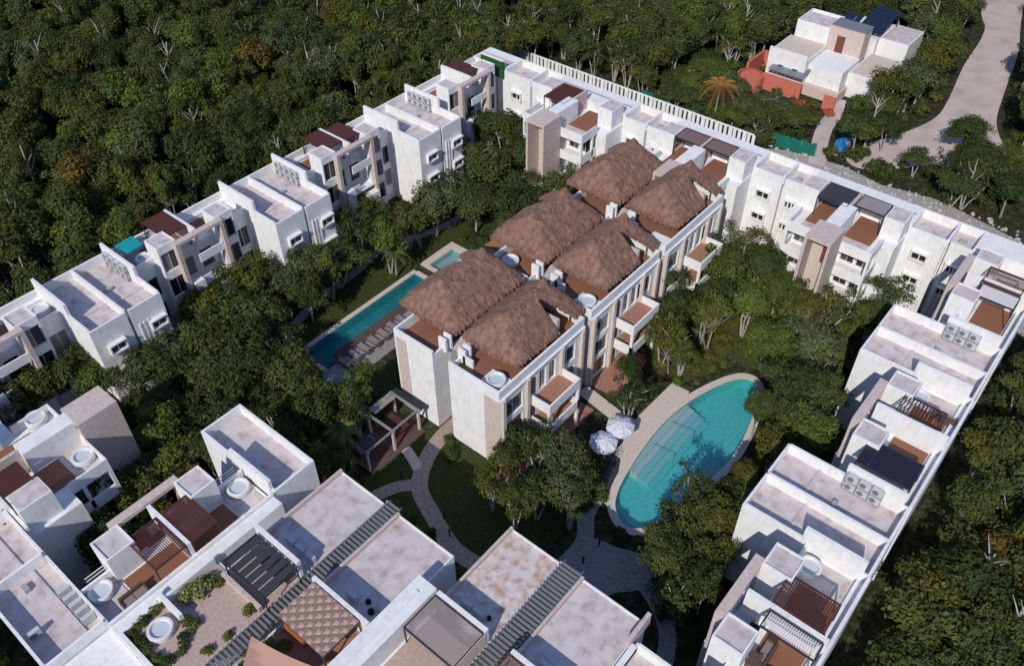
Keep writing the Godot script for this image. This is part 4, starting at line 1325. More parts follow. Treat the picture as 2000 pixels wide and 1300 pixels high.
	flat("pool_deck", "paving_grey", poly([[34.2, -55.5], [49, -55.5], [49, -52.6], [46, -52.4], [36.0, -52.3], [33.9, -53.0]]), 0.05)
	var pf: Node3D = null
	for i in 7:
		var u := 37.4 + i * 1.45
		lounger("pale cushioned lounger, %s from the near end of the lap pool deck" % ORD[i], u, -54.6, PI / 2 + PI, "loungers beside the lap pool")
	# slatted walk below the parasols
	bw = shape()
	prism(bw, poly([[45.7, -26.2], [45.6, -24.8], [42.5, -23.2], [40.6, -22.9], [40.3, -23.9], [41.8, -24.8]]), -0.02, 0.07)
	bo = ground_piece("boardwalk", "dark_metal", bw)
	for i in 5:
		var k := i / 4.0
		var a := Vector2(45.55, -26.0 + k * 1.05)
		var b := Vector2(40.75 + k * 0.2, -23.95 + k * 0.9)
		var d := (b - a).normalized().orthogonal() * 0.09
		bw = shape()
		off = Vector3.ZERO
		prism(bw, PackedVector2Array([a + d, b + d, b - d, a - d]), 0.07, 0.1)
		put(bo, "plank", bw, M.slate_fabric)

func lounger(label: String, u: float, v: float, yaw: float, group: String) -> void:
	var o := thing("sun_lounger", label, "sun lounger", u, v, group)
	o.rotation.y = yaw
	off = Vector3.ZERO
	var st := shape()
	box(st, Vector3(-0.95, 0.05, -0.34), Vector3(0.95, 0.28, 0.34))
	put(o, "frame", st, M.wood_dark)
	st = shape()
	box(st, Vector3(-0.95, 0.28, -0.32), Vector3(0.3, 0.4, 0.32))
	put(o, "mattress", st, M.cushion)
	st = shape()
	for s in 1:
		quad(st, Vector3(0.3, 0.4, 0.32), Vector3(0.92, 0.78, 0.32), Vector3(0.92, 0.78, -0.32), Vector3(0.3, 0.4, -0.32))
		quad(st, Vector3(0.3, 0.28, -0.32), Vector3(0.92, 0.66, -0.32), Vector3(0.92, 0.66, 0.32), Vector3(0.3, 0.28, 0.32))
		quad(st, Vector3(0.3, 0.28, 0.32), Vector3(0.92, 0.66, 0.32), Vector3(0.92, 0.78, 0.32), Vector3(0.3, 0.4, 0.32))
		quad(st, Vector3(0.92, 0.66, -0.32), Vector3(0.3, 0.28, -0.32), Vector3(0.3, 0.4, -0.32), Vector3(0.92, 0.78, -0.32))
		quad(st, Vector3(0.92, 0.66, 0.32), Vector3(0.92, 0.66, -0.32), Vector3(0.92, 0.78, -0.32), Vector3(0.92, 0.78, 0.32))
	put(o, "backrest", st, M.cushion)

func parasol(label: String, a: float, b: float, sd: int) -> void:
	fr = 0
	var o := thing("parasol", label, "parasol", a, b, "white tufted parasols by the crescent pool")
	off = Vector3.ZERO
	var st := shape()
	tube(st, Vector3(0, 0, 0), Vector3(0, 2.9, 0), 0.045, 0.045)
	put(o, "pole", st, M.wood_dark)
	st = shape()
	lathe(st, [[0.34, 0.0], [0.34, 0.1], [0.0, 0.1]], 12)
	put(o, "base", st, M.stone_grey)
	# eight scalloped panels of tufted cloth
	var nz := FastNoiseLite.new()
	nz.seed = sd
	nz.frequency = 1.6
	for k in 8:
		st = shape()
		var g := []
		for i in 7:
			for j in 8:
				var an := TAU * (k + i / 6.0) / 8
				var r := 1.38 * j / 7.0 * (1.0 - 0.07 * (1 - absf(i / 3.0 - 1)))
				var y := 2.95 - 0.55 * pow(j / 7.0, 1.6) - 0.07 * (1 - pow(absf(i / 3.0 - 1), 2)) * j / 7.0
				y += nz.get_noise_2d(cos(an) * r * 2.2, sin(an) * r * 2.2) * 0.11
				g.append(Vector3(cos(an) * r, y, sin(an) * r))
		for i in 6:
			for j in 7:
				var p: Vector3 = g[i * 8 + j]
				var q: Vector3 = g[i * 8 + j + 1]
				var s: Vector3 = g[(i + 1) * 8 + j + 1]
				var t: Vector3 = g[(i + 1) * 8 + j]
				if j > 0: tri3(st, p, t, s)
				tri3(st, p, s, q)
				if j == 6:
					var d := Vector3(0, -0.26, 0)
					quad(st, q, s, s + d, q + d)
		put(o, "canopy_panel", st, M.tuft)

func pavilion() -> void:
	fr = 0
	var o := thing("garden_pergola", "open white-posted pergola with a maroon floor beside the front thatched block", "pergola", 32.6, -44)
	B(o, "floor", "wood_dark", 29.2, 36.2, 0.0, 0.12, -46.2, -41.6)
	B(o, "floor_panel", "maroon", 29.6, 32.3, 0.12, 0.14, -45.6, -42.6)
	B(o, "floor_panel", "maroon", 32.9, 35.8, 0.12, 0.14, -45.6, -42.6)
	for x in [29.3, 32.6, 36.0]:
		for z in [-42.2, -45.6]:
			B(o, "post", "coping", x - 0.11, x + 0.11, 0.12, 2.8, z - 0.11, z + 0.11)
		B(o, "beam", "stone_grey", x - 0.1, x + 0.1, 2.8, 3.0, -46.0, -41.9)
	for z in [-42.2, -45.6]:
		B(o, "beam", "stone_grey", 29.1, 36.2, 2.8, 2.98, z - 0.08, z + 0.08)
	for i in 5:
		B(o, "shade_slat", "dark_metal", 36.2 + i * 0.13, 36.27 + i * 0.13, 2.8, 2.9, -46.0, -41.9)
	B(o, "roof_panel", "slate_fabric", 29.3, 30.6, 3.01, 3.05, -43.9, -42.3)
	B(o, "roof_panel", "stone_grey", 33.0, 35.8, 3.01, 3.05, -45.9, -44.9)
	sofa("grey sofa under the garden pergola", 31.0, -44.6, 0.14, 0.0, "stone_grey")

func bollard(label: String, a: float, b: float) -> void:
	fr = 0
	var o := thing("path_light", label, "path light", a, b, "bollard lights along the garden paths")
	off = Vector3.ZERO
	var st := shape()
	tube(st, Vector3(0, 0, 0), Vector3(0, 0.85, 0), 0.08, 0.08, 8)
	put(o, "post", st, M.soot)
	st = shape()
	lathe(st, [[0.12, 0.85], [0.12, 0.93], [0.0, 0.96]], 10)
	put(o, "cap", st, M.soot)

func fences() -> void:
	fr = 0
	var o := thing("picket_fence", "long white boundary fence of upright slats behind the far row", "fence", 102.4, -64)
	B(o, "plinth", "white", 102.2, 102.45, 0, 0.9, -90, -41.5)
	B(o, "rail", "white", 102.28, 102.4, 2.85, 3.05, -90, -41.5)
	for i in 66:
		var z := -89.8 + i * 0.74
		B(o, "slat", "white", 102.24, 102.42, 0.9, 2.85, z, z + (0.42 if i % 3 else 0.58))
	var k := 0
	for q in [[[106.2, -53.5], [107.2, -47.2], "left of the garden palm"], [[106.2, -40.4], [107.2, -34.2], "beside the driveway"], [[105.0, -62.0], [105.4, -57.0], "among the trees behind the white fence"]]:
		var a := Vector3(q[0][0], 0, q[0][1])
		var b := Vector3(q[1][0], 0, q[1][1])
		o = thing("mesh_fence", "sagging green construction mesh fence " + q[2], "fence", a.x, a.z, "green mesh fences beyond the far row")
		var st := shape()
		for i in 12:
			var p := a.lerp(b, i / 12.0)
			var r := a.lerp(b, (i + 1) / 12.0)
			var s0 := Vector3(0.12 * sin(i * 1.7), 2.0 + 0.12 * sin(i * 2.3), 0)
			var s1 := Vector3(0.12 * sin((i + 1) * 1.7), 2.0 + 0.12 * sin((i + 1) * 2.3), 0)
			quad(st, p - off, r - off, r + s1 - off, p + s0 - off)
			var th := Vector3(0.03, 0, 0)
			quad(st, r + th - off, p + th - off, p + s0 + th - off, r + s1 + th - off)
		put(o, "mesh", st, M.green_mesh)
		for i in 4:
			var st2 := shape()
			var p2 := a.lerp(b, i / 3.0) + Vector3(0.1, 0, 0) - off
			tube(st2, p2, p2 + Vector3(0, 2.1, 0), 0.05, 0.05)
			put(o, "post", st2, M.bark)
		k += 1
	# crumpled tarpaulin
	o = thing("tarpaulin", "crumpled bright blue tarpaulin beside the driveway", "tarpaulin", 111.5, -31.9)
	var nz := FastNoiseLite.new()
	nz.frequency = 0.6
	var st3 := shape()
	var g := []
	for i in 13:
		for j in 7:
			var x := i / 12.0 * 5.4 - 2.7
			var z := (j / 6.0 * 1.9 - 0.95) * (0.7 + 0.4 * sin(i * 0.6))
			g.append(Vector3(x, 1.1 + 0.7 * sin(i * 0.35) + nz.get_noise_2d(x * 2, z * 3) * 0.7 - absf(z) * 0.5, z + 0.35 * sin(i * 0.8)))
	for i in 12:
		for j in 6:
			quad(st3, g[i * 7 + j], g[i * 7 + j + 1], g[(i + 1) * 7 + j + 1], g[(i + 1) * 7 + j])
			var dn := Vector3(0, -0.03, 0)
			quad(st3, g[i * 7 + j] + dn, g[(i + 1) * 7 + j] + dn, g[(i + 1) * 7 + j + 1] + dn, g[i * 7 + j + 1] + dn)
	put(o, "sheet", st3, M.tarp_blue)
	var h := shape()
	box(h, Vector3(-2.0, 0, -0.5), Vector3(1.8, 1.0, 0.5))
	put(o, "covered_heap", h, M.gravel)

func forest_house() -> void:
	fr = 0
	var o := thing("villa", "rambling white house with solar panels in the forest clearing", "building", 131, -43)
	B(o, "wall", "white", 129.8, 135.2, 0, 7.6, -49.6, -44.2)
	B(o, "roof", "roof", 130.0, 135.0, 7.6, 7.65, -49.4, -44.4)
	var st := shape()
	bx(st, 129.8, 130.0, 7.6, 8.1, -49.6, -44.2); bx(st, 135.0, 135.2, 7.6, 8.1, -49.6, -44.2)
	bx(st, 130.0, 135.0, 7.6, 8.1, -49.6, -49.4); bx(st, 130.0, 135.0, 7.6, 8.1, -44.4, -44.2)
	put(o, "parapet", st, M.white)
	B(o, "wall", "pink_wall", 130.2, 133.0, 0, 8.6, -44.2, -38.8)
	B(o, "roof", "tin", 130.1, 133.1, 8.6, 8.75, -44.19, -38.7)
	B(o, "door", "door_wood", 130.14, 130.2, 4.6, 7.2, -42.9, -41.6)
	B(o, "wall", "white", 122.6, 129.8, 0, 5.4, -50.2, -44.0)
	B(o, "roof", "coping", 122.8, 129.8, 5.4, 5.45, -50.0, -44.2)
	B(o, "parapet", "white", 122.6, 122.8, 5.4, 6.1, -50.2, -44.0)
	B(o, "wall", "white", 124.0, 130.2, 0, 4.6, -44.0, -38.6)
	B(o, "wall", "white", 126.6, 135.0, 0, 3.8, -38.6, -33.8)
	B(o, "roof", "coping", 126.8, 134.8, 3.8, 3.86, -38.4, -34.0)
	B(o, "wall", "white", 136.6, 143.2, 0, 5.8, -38.4, -33.8)
	B(o, "roof", "roof", 136.8, 143.0, 5.8, 5.86, -38.2, -34.0)
	B(o, "wall", "white", 135.2, 142.4, 0, 6.0, -44.6, -38.4)
	for q in [[122.6, -48.4], [122.6, -46.0]]:
		st = shape()
		bx(st, 122.52, 122.6, 2.6, 3.8, q[1], q[1] + 1.0)
		var w := put(o, "window", st, M.frame)
		B(w, "pane", "glass", 122.48, 122.52, 2.7, 3.7, q[1] + 0.1, q[1] + 0.9)
	for ar in [[134.9, -44.7, 2, 3, 8.0], [135.2, -41.9, 7, 4, 7.0]]:
		for i in ar[2]:
			for j in ar[3]:
				var x: float = ar[0] + i * 1.06
				var z: float = ar[1] + j * 1.0
				var s2 := shape()
				var y0: float = ar[4] + i * 0.18
				quad(s2, Vector3(x, y0, z) - off, Vector3(x, y0, z + 0.94) - off, Vector3(x + 1.0, y0 + 0.17, z + 0.94) - off, Vector3(x + 1.0, y0 + 0.17, z) - off)
				quad(s2, Vector3(x, y0 - 0.05, z) - off, Vector3(x + 1.0, y0 + 0.12, z) - off, Vector3(x + 1.0, y0 + 0.12, z + 0.94) - off, Vector3(x, y0 - 0.05, z + 0.94) - off)
				put(o, "solar_panel", s2, M.solar_blue)
	st = shape()
	for z in [-44.6, -41.8, -38.0]:
		bx(st, 141.8, 141.95, 6.0, 8.1, z, z + 0.15)
	put(o, "panel_stand", st, M.dark_metal)
	# lean-to roof of corrugated sheets
	for i in 8:
		st = shape()
		var z0 := -49.2 + i * 0.72
		quad(st, Vector3(121.0, 3.3, z0) - off, Vector3(121.0, 3.3, z0 + 0.68) - off, Vector3(128.6, 4.4, z0 + 0.68) - off, Vector3(128.6, 4.4, z0) - off)
		quad(st, Vector3(121.0, 3.25, z0 + 0.68) - off, Vector3(121.0, 3.25, z0) - off, Vector3(128.6, 4.35, z0) - off, Vector3(128.6, 4.35, z0 + 0.68) - off)
		put(o, "roof_sheet", st, M.tin if i % 3 else M.stone_grey)
	B(o, "wall", "orange_wall", 120.6, 121.0, 0, 2.6, -49.6, -43.2)
	o = thing("terrace", "low terrace with a coral-red curved wall and pink floor in front of the forest house", "terrace", 123, -50)
	B(o, "wall", "orange_wall", 122.4, 128.2, 0, 2.6, -53.4, -53.0)
	B(o, "wall", "orange_wall", 127.8, 128.2, 0, 2.6, -53.0, -50.4)
	st = shape()
	off = Vector3.ZERO
	lathe(st, [[2.1, 0], [2.1, 2.3], [1.8, 2.3]], 20)
	off = o.position
	var rd := put(o, "wall", st, M.orange_wall)
	rd.position = Vector3(119.6, 0, -51.2) - off
	st = shape()
	disc(st, Vector3(0, 1.9, 0), 1.85, 20)
	rd = put(o, "floor", st, M.orange_wall)
	rd.position = Vector3(119.6, 0, -51.2) - off
	B(o, "floor", "pink_wall", 123.0, 129.2, 0, 1.6, -43.8, -38.2)
	B(o, "floor", "orange_wall", 127.0, 128.6, 1.6, 1.64, -43.0, -41.6)
	for i in 6:
		B(o, "step", "pink_wall", 124.2 + i * 0.5, 124.6 + i * 0.5, 1.6, 1.72, -41.0, -38.6)
	B(o, "wall", "orange_wall", 120.4, 122.6, 0, 1.8, -44.2, -43.9)
	B(o, "wall", "orange_wall", 120.6, 121.0, 0, 2.2, -39.4, -37.6)
	for i in 7:
		shrub("yellow-green clipped shrub, %s from the left on the forest house terrace" % ORD[i], "clipped yellow-green shrubs on the forest house terrace", 129.7, -43.2 + i * 0.78, 0.75, "leaf_yellow", 1.6)
	for q in [[129.6, -50.8, 1.3], [126.5, -51.4, 1.1], [122.2, -52.0, 1.0], [120.6, -46.6, 1.1], [135.6, -37.8, 1.2], [118.6, -43.0, 1.3], [119.8, -40.4, 1.2]]:
		shrub("leafy shrub growing against the forest house", "shrubs round the forest house", q[0], q[1], q[2], "leaf_olive")
	for q in [[118.4, -41.8, 1.2], [119.0, -37.4, 1.0]]:
		shrub("orange-red flowering bush below the forest house", "orange-red flowering bushes", q[0], q[1], q[2], "bloom", 0.3)

# ------------------------------------------------------------------ the near row

func near_block(label: String, a0: float, a1: float, b0: float, b1: float, wall_a: float, roof_m: String, tm: String) -> Node3D:
	fr = 0
	var o := thing("apartment_block", label, "building", (a0 + a1) / 2, (b0 + b1) / 2, "flat-roofed blocks of the near row")
	B(o, "wall", "white", a0, a1, 0, 9.6, b0, b1)
	B(o, "roof", roof_m, wall_a + 0.3, a1 - 0.12, 9.6, 9.72, b0 + 0.22, b1 - 0.1)
	B(o, "terrace_floor", tm, a0 + 0.2, wall_a, 9.6, 9.68, b0 + 0.2, b1 - 0.1)
	B(o, "parapet", "white", a1 - 0.12, a1, 9.6, 9.86, b0 + 0.22, b1)
	B(o, "parapet", "white", wall_a + 0.3, a1 - 0.12, 9.6, 9.86, b1 - 0.1, b1)
	B(o, "parapet", "beige", wall_a + 0.3, a1, 9.6, 10.15, b0, b0 + 0.22)
	B(o, "terrace_wall", "white", wall_a, wall_a + 0.3, 9.6, T + 0.1, b0 + 0.25, b1 - 0.05)
	return o

func louver_bridge(label: String, a0: float, a1: float, b0: float, b1: float, y: float) -> void:
	fr = 0
	var o := thing("louvre_canopy", label, "canopy", (a0 + a1) / 2, (b0 + b1) / 2, "dark slatted canopies between the near roofs")
	B(o, "rail", "louver", a0, a1, y - 0.25, y - 0.05, b0, b0 + 0.1)
	B(o, "rail", "louver", a0, a1, y - 0.25, y - 0.05, b1 - 0.1, b1)
	var n := int((a1 - a0) / 0.36)
	for i in n:
		var x := a0 + i * 0.36
		var st := shape()
		# tilted slat with a pale end cap
		var p := [Vector3(x, y - 0.16, b0 - 0.05), Vector3(x, y - 0.16, b1 + 0.05), Vector3(x + 0.2, y + 0.02, b1 + 0.05), Vector3(x + 0.2, y + 0.02, b0 - 0.05)]
		var d := Vector3(0.04, -0.05, 0)
		quad(st, p[0] - off, p[1] - off, p[2] - off, p[3] - off)
		quad(st, p[0] + d - off, p[3] + d - off, p[2] + d - off, p[1] + d - off)
		quad(st, p[3] - off, p[2] - off, p[2] + d - off, p[3] + d - off)
		quad(st, p[0] - off, p[0] + d - off, p[1] + d - off, p[1] - off)
		quad(st, p[0] - off, p[3] - off, p[3] + d - off, p[0] + d - off)
		quad(st, p[1] - off, p[1] + d - off, p[2] + d - off, p[2] - off)
		var s := put(o, "slat", st, M.louver)
		B(s, "end_cap", "ac_white", x + 0.02, x + 0.14, y - 0.14, y + 0.03, b0 - 0.14, b0 - 0.05)

func woven_canopy(a0: float, a1: float, b0: float, b1: float, y: float) -> void:
	fr = 0
	var o := thing("woven_canopy", "shade canopy of interwoven tan bands on the near roof terrace", "canopy", (a0 + a1) / 2, (b0 + b1) / 2)
	pergola(o, a0, a1, b0, b1, 9.68, y - 0.1, 1, true, "wood_dark", "wood_dark", 0.02)
	var nu := 11
	var nv := 8
	var su := (b1 - b0) / nu
	var sv := (a1 - a0) / nv
	for i in nu:
		var st := shape()
		var z0 := b0 + su * (i + 0.04)
		var z1 := b0 + su * (i + 0.96)
		for k in nv * 4:
			var x0 := a0 + (a1 - a0) * k / (nv * 4.0)
			var x1 := a0 + (a1 - a0) * (k + 1) / (nv * 4.0)
			var h0 := y + 0.05 * cos(PI * (k / 4.0 + i + 0.5))
			var h1 := y + 0.05 * cos(PI * ((k + 1) / 4.0 + i + 0.5))
			quad(st, Vector3(x0, h0, z0) - off, Vector3(x0, h0, z1) - off, Vector3(x1, h1, z1) - off, Vector3(x1, h1, z0) - off)
		put(o, "band", st, M.weave_light)
	for j in nv:
		var st := shape()
		var x0 := a0 + sv * (j + 0.08)
		var x1 := a0 + sv * (j + 0.92)
		for k in nu * 4:
			var z0 := b0 + (b1 - b0) * k / (nu * 4.0)
			var z1 := b0 + (b1 - b0) * (k + 1) / (nu * 4.0)
			var h0 := y - 0.05 * cos(PI * (k / 4.0 + j))
			var h1 := y - 0.05 * cos(PI * ((k + 1) / 4.0 + j))
			quad(st, Vector3(x0, h0, z0) - off, Vector3(x0, h1, z1) - off, Vector3(x1, h1, z1) - off, Vector3(x1, h0, z0) - off)
		put(o, "band", st, M.weave_dark)

func near_row() -> void:
	var o := near_block("near flat-roofed block with a sandy planted terrace, furthest left of its row", 4.2, 23.45, -37.7, -32.6, 15.1, "roof", "sand")
	B(o, "wall", "white", 4.2, 12.2, 0, 9.6, -38.7, -37.7)
	B(o, "terrace_floor", "sand", 4.4, 12.0, 9.6, 9.68, -38.6, -37.5)
	B(o, "wall", "white", 12.2, 20.0, 0, 8.2, -38.65, -37.7)
	B(o, "planter_wall", "white", 7.55, 7.85, 9.68, 10.7, -39.2, -36.4)
	B(o, "planter_wall", "white", 7.85, 11.9, 9.68, 10.6, -38.65, -38.4)
	B(o, "planter_wall", "white", 4.2, 4.5, 9.6, 10.3, -38.7, -32.6)
	pergola(o, 11.9, 14.9, -37.0, -32.4, 9.68, 11.7, 6, true, "dark_metal", "slate_fabric", 0.8)
	B(o, "parapet", "beige", 11.5, 11.8, 9.68, 10.3, -37.2, -32.9)
	tub("round white hot tub among plants on the sandy roof terrace", 6.3, -37.0, 9.68)
	o = near_block("near flat-roofed block with a woven tan canopy on its terrace", 7.0, 23.45, -31.2, -25.4, 15.0, "roof", "terracotta")
	B(o, "party_wall", "white", 4.0, 20.0, 0, T, -25.4, -23.7)
	B(o, "party_wall", "white", 6.0, 19.0, T, T + 0.1, -24.7, -24.4)
	o = near_block("near flat-roofed block with rust-stained roof and a fine mesh pergola", 7.0, 28.0, -23.7, -18.95, 19.7, "roof_stained", "sand")
	pergola(o, 16.5, 19.6, -23.5, -19.0, 9.68, 11.8, 34, true, "dark_metal", "shade_mesh", 0.62)
	B(o, "terrace_wall", "coping", 16.2, 19.7, 9.68, T, -19.1, -18.96)
	B(o, "door", "maroon", 19.64, 19.7, 9.68, 11.6, -22.6, -21.7)
	o = near_block("near flat-roofed block at the right end of its row beside the dark garden corner", 14.0, 28.0, -17.1, -11.6, 19.7, "roof", "terracotta")
	pergola(o, 16.5, 19.6, -17.0, -11.9, 9.68, 11.8, 14, true, "maroon", "maroon_light", 0.75)
	B(o, "parapet", "beige", 25.6, 28.3, 9.6, 10.9, -11.75, -11.45)
	B(o, "wall", "white", 18.0, 26.0, 0, 10.3, -11.44, -11.0)
	louver_bridge("dark slatted canopy between the two left near roofs", 6.6, 23.9, -32.5, -31.25, 10.1)
	louver_bridge("dark slatted canopy between the two right near roofs", 16.0, 28.4, -18.85, -17.2, 10.1)
	woven_canopy(11.7, 14.9, -30.6, -26.0, T + 0.1)
	for i in 3:
		ac("white air conditioner against the near terrace wall behind the dark canopy, %s from the left" % ORD[i], "air conditioners on the near roofs", 16.55, 9.74, -35.5 + i * 1.1, PI / 2)
	ac("lone white air conditioner on the near roof behind the woven canopy", "air conditioners on the near roofs", 16.4, 9.74, -28.6, PI / 2)
	for i in 2:
		ac("white air conditioner on the rust-stained near roof, %s from the left" % ORD[i], "air conditioners on the near roofs", 21.1, 9.74, -22.0 + i * 1.1, PI / 2)
	ac("white air conditioner on the near roof at the right end", "air conditioners on the near roofs", 21.1, 9.74, -15.0, PI / 2)
	fr = 0
	# small dark roof fittings
	for q in [[21.4, -20.2, 0.16, "on the rust-stained near roof"], [16.9, -27.6, 0.2, "on the near roof behind the woven canopy"], [16.5, -26.9, 0.24, "beside the party wall on the near roof"]]:
		o = thing("roof_outlet", "small black pipe outlet " + q[3], "roof outlet", q[0], q[1], "black outlets on the near roofs", 9.72)
		off = Vector3.ZERO
		var st := shape()
		lathe(st, [[q[2], 0], [q[2], 0.25], [q[2] * 0.6, 0.32], [0, 0.32]], 10)
		put(o, "pipe", st, M.soot)
	# shade sail
	o = thing("shade_sail", "tan triangular shade sail over the near terrace", "shade sail", 9.4, -28.5)
	var st := shape()
	var c := [Vector3(9.7, 11.6, -30.9), Vector3(11.3, 11.2, -25.6), Vector3(4.6, 11.4, -27.6)]
	var n := 10
	for i in n:
		for j in n - i:
			var f := func(u: int, v: int) -> Vector3:
				var w0 := 1.0 - (u + v) / float(n)
				var w1 := u / float(n)
				var w2 := v / float(n)
				var p: Vector3 = c[0] * w0 + c[1] * w1 + c[2] * w2
				var mid: Vector3 = (c[0] + c[1] + c[2]) / 3.0
				var e := minf(w0, minf(w1, w2))
				p += (mid - p) * 0.16 * (1.0 - 3.0 * e) * (w0 * w1 + w1 * w2 + w2 * w0) * 2.0
				return p - off - Vector3(0, e * 1.2, 0)
			tri3(st, f.call(i, j), f.call(i + 1, j), f.call(i, j + 1))
			if i + j < n - 1: tri3(st, f.call(i + 1, j), f.call(i + 1, j + 1), f.call(i, j + 1))
	put(o, "cloth", st, M.sail_cloth)
	for q in c:
		st = shape()
		tube(st, Vector3(q.x, 9.6, q.z) - off, q + Vector3(0, 0.1, 0) - off, 0.05, 0.05)
		put(o, "post", st, M.dark_metal)
	# planting on the sandy terrace
	for i in 13:
		var q: Array = [[4.8, -38.3], [5.4, -38.55], [6.0, -38.5], [6.7, -38.7], [7.2, -38.6], [4.9, -37.4], [4.8, -36.4], [4.9, -35.4], [5.3, -34.7], [7.9, -36.2], [8.0, -35.5], [7.0, -35.2], [6.4, -34.6]][i]
		shrub("small yellow-green plant round the roof hot tub, %s counted clockwise from the corner" % ORD[i], "plants round the roof hot tub", q[0], q[1], rf(0.45, 0.7), ["leaf_olive", "leaf_yellow", "leaf_dark"][i % 3], 9.68)
	for q in [[9.2, -37.9, 0.9], [9.9, -37.6, 1.0], [10.5, -37.4, 0.8]]:
		shrub("leafless grey-brown shrub on the sandy roof terrace", "leafless shrubs on the sandy roof terrace", q[0], q[1], q[2], "leaf_bare", 9.68)
	for q in [[11.1, -36.9, 0.5, "in a clay pot by the dark canopy"], [11.2, -33.6, 0.6, "by the slatted canopy's far end"], [9.0, -33.2, 0.45, "halfway along the slatted canopy"], [7.4, -33.3, 0.5, "at the near end of the sandy terrace"], [10.4, -30.2, 0.7, "beside the sail's left corner"], [9.0, -30.6, 0.75, "under the shade sail"], [11.0, -29.6, 0.55, "below the woven canopy"], [7.6, -30.5, 0.6, "left of the sail at the picture's bottom"]]:
		shrub("bright roof-terrace plant " + q[3], "plants on the near roof terraces", q[0], q[1], q[2], "leaf_yellow", 9.68)
	sofa("rusty brown sofa under the woven canopy", 12.2, -29.6, 9.68, PI / 2, "orange_wood", 2.2)
	sofa("dark sofa under the slate canopy on the sandy terrace", 14.3, -34.6, 9.68, -PI / 2, "bin_black", 2.2)

# ------------------------------------------------------------------ everything

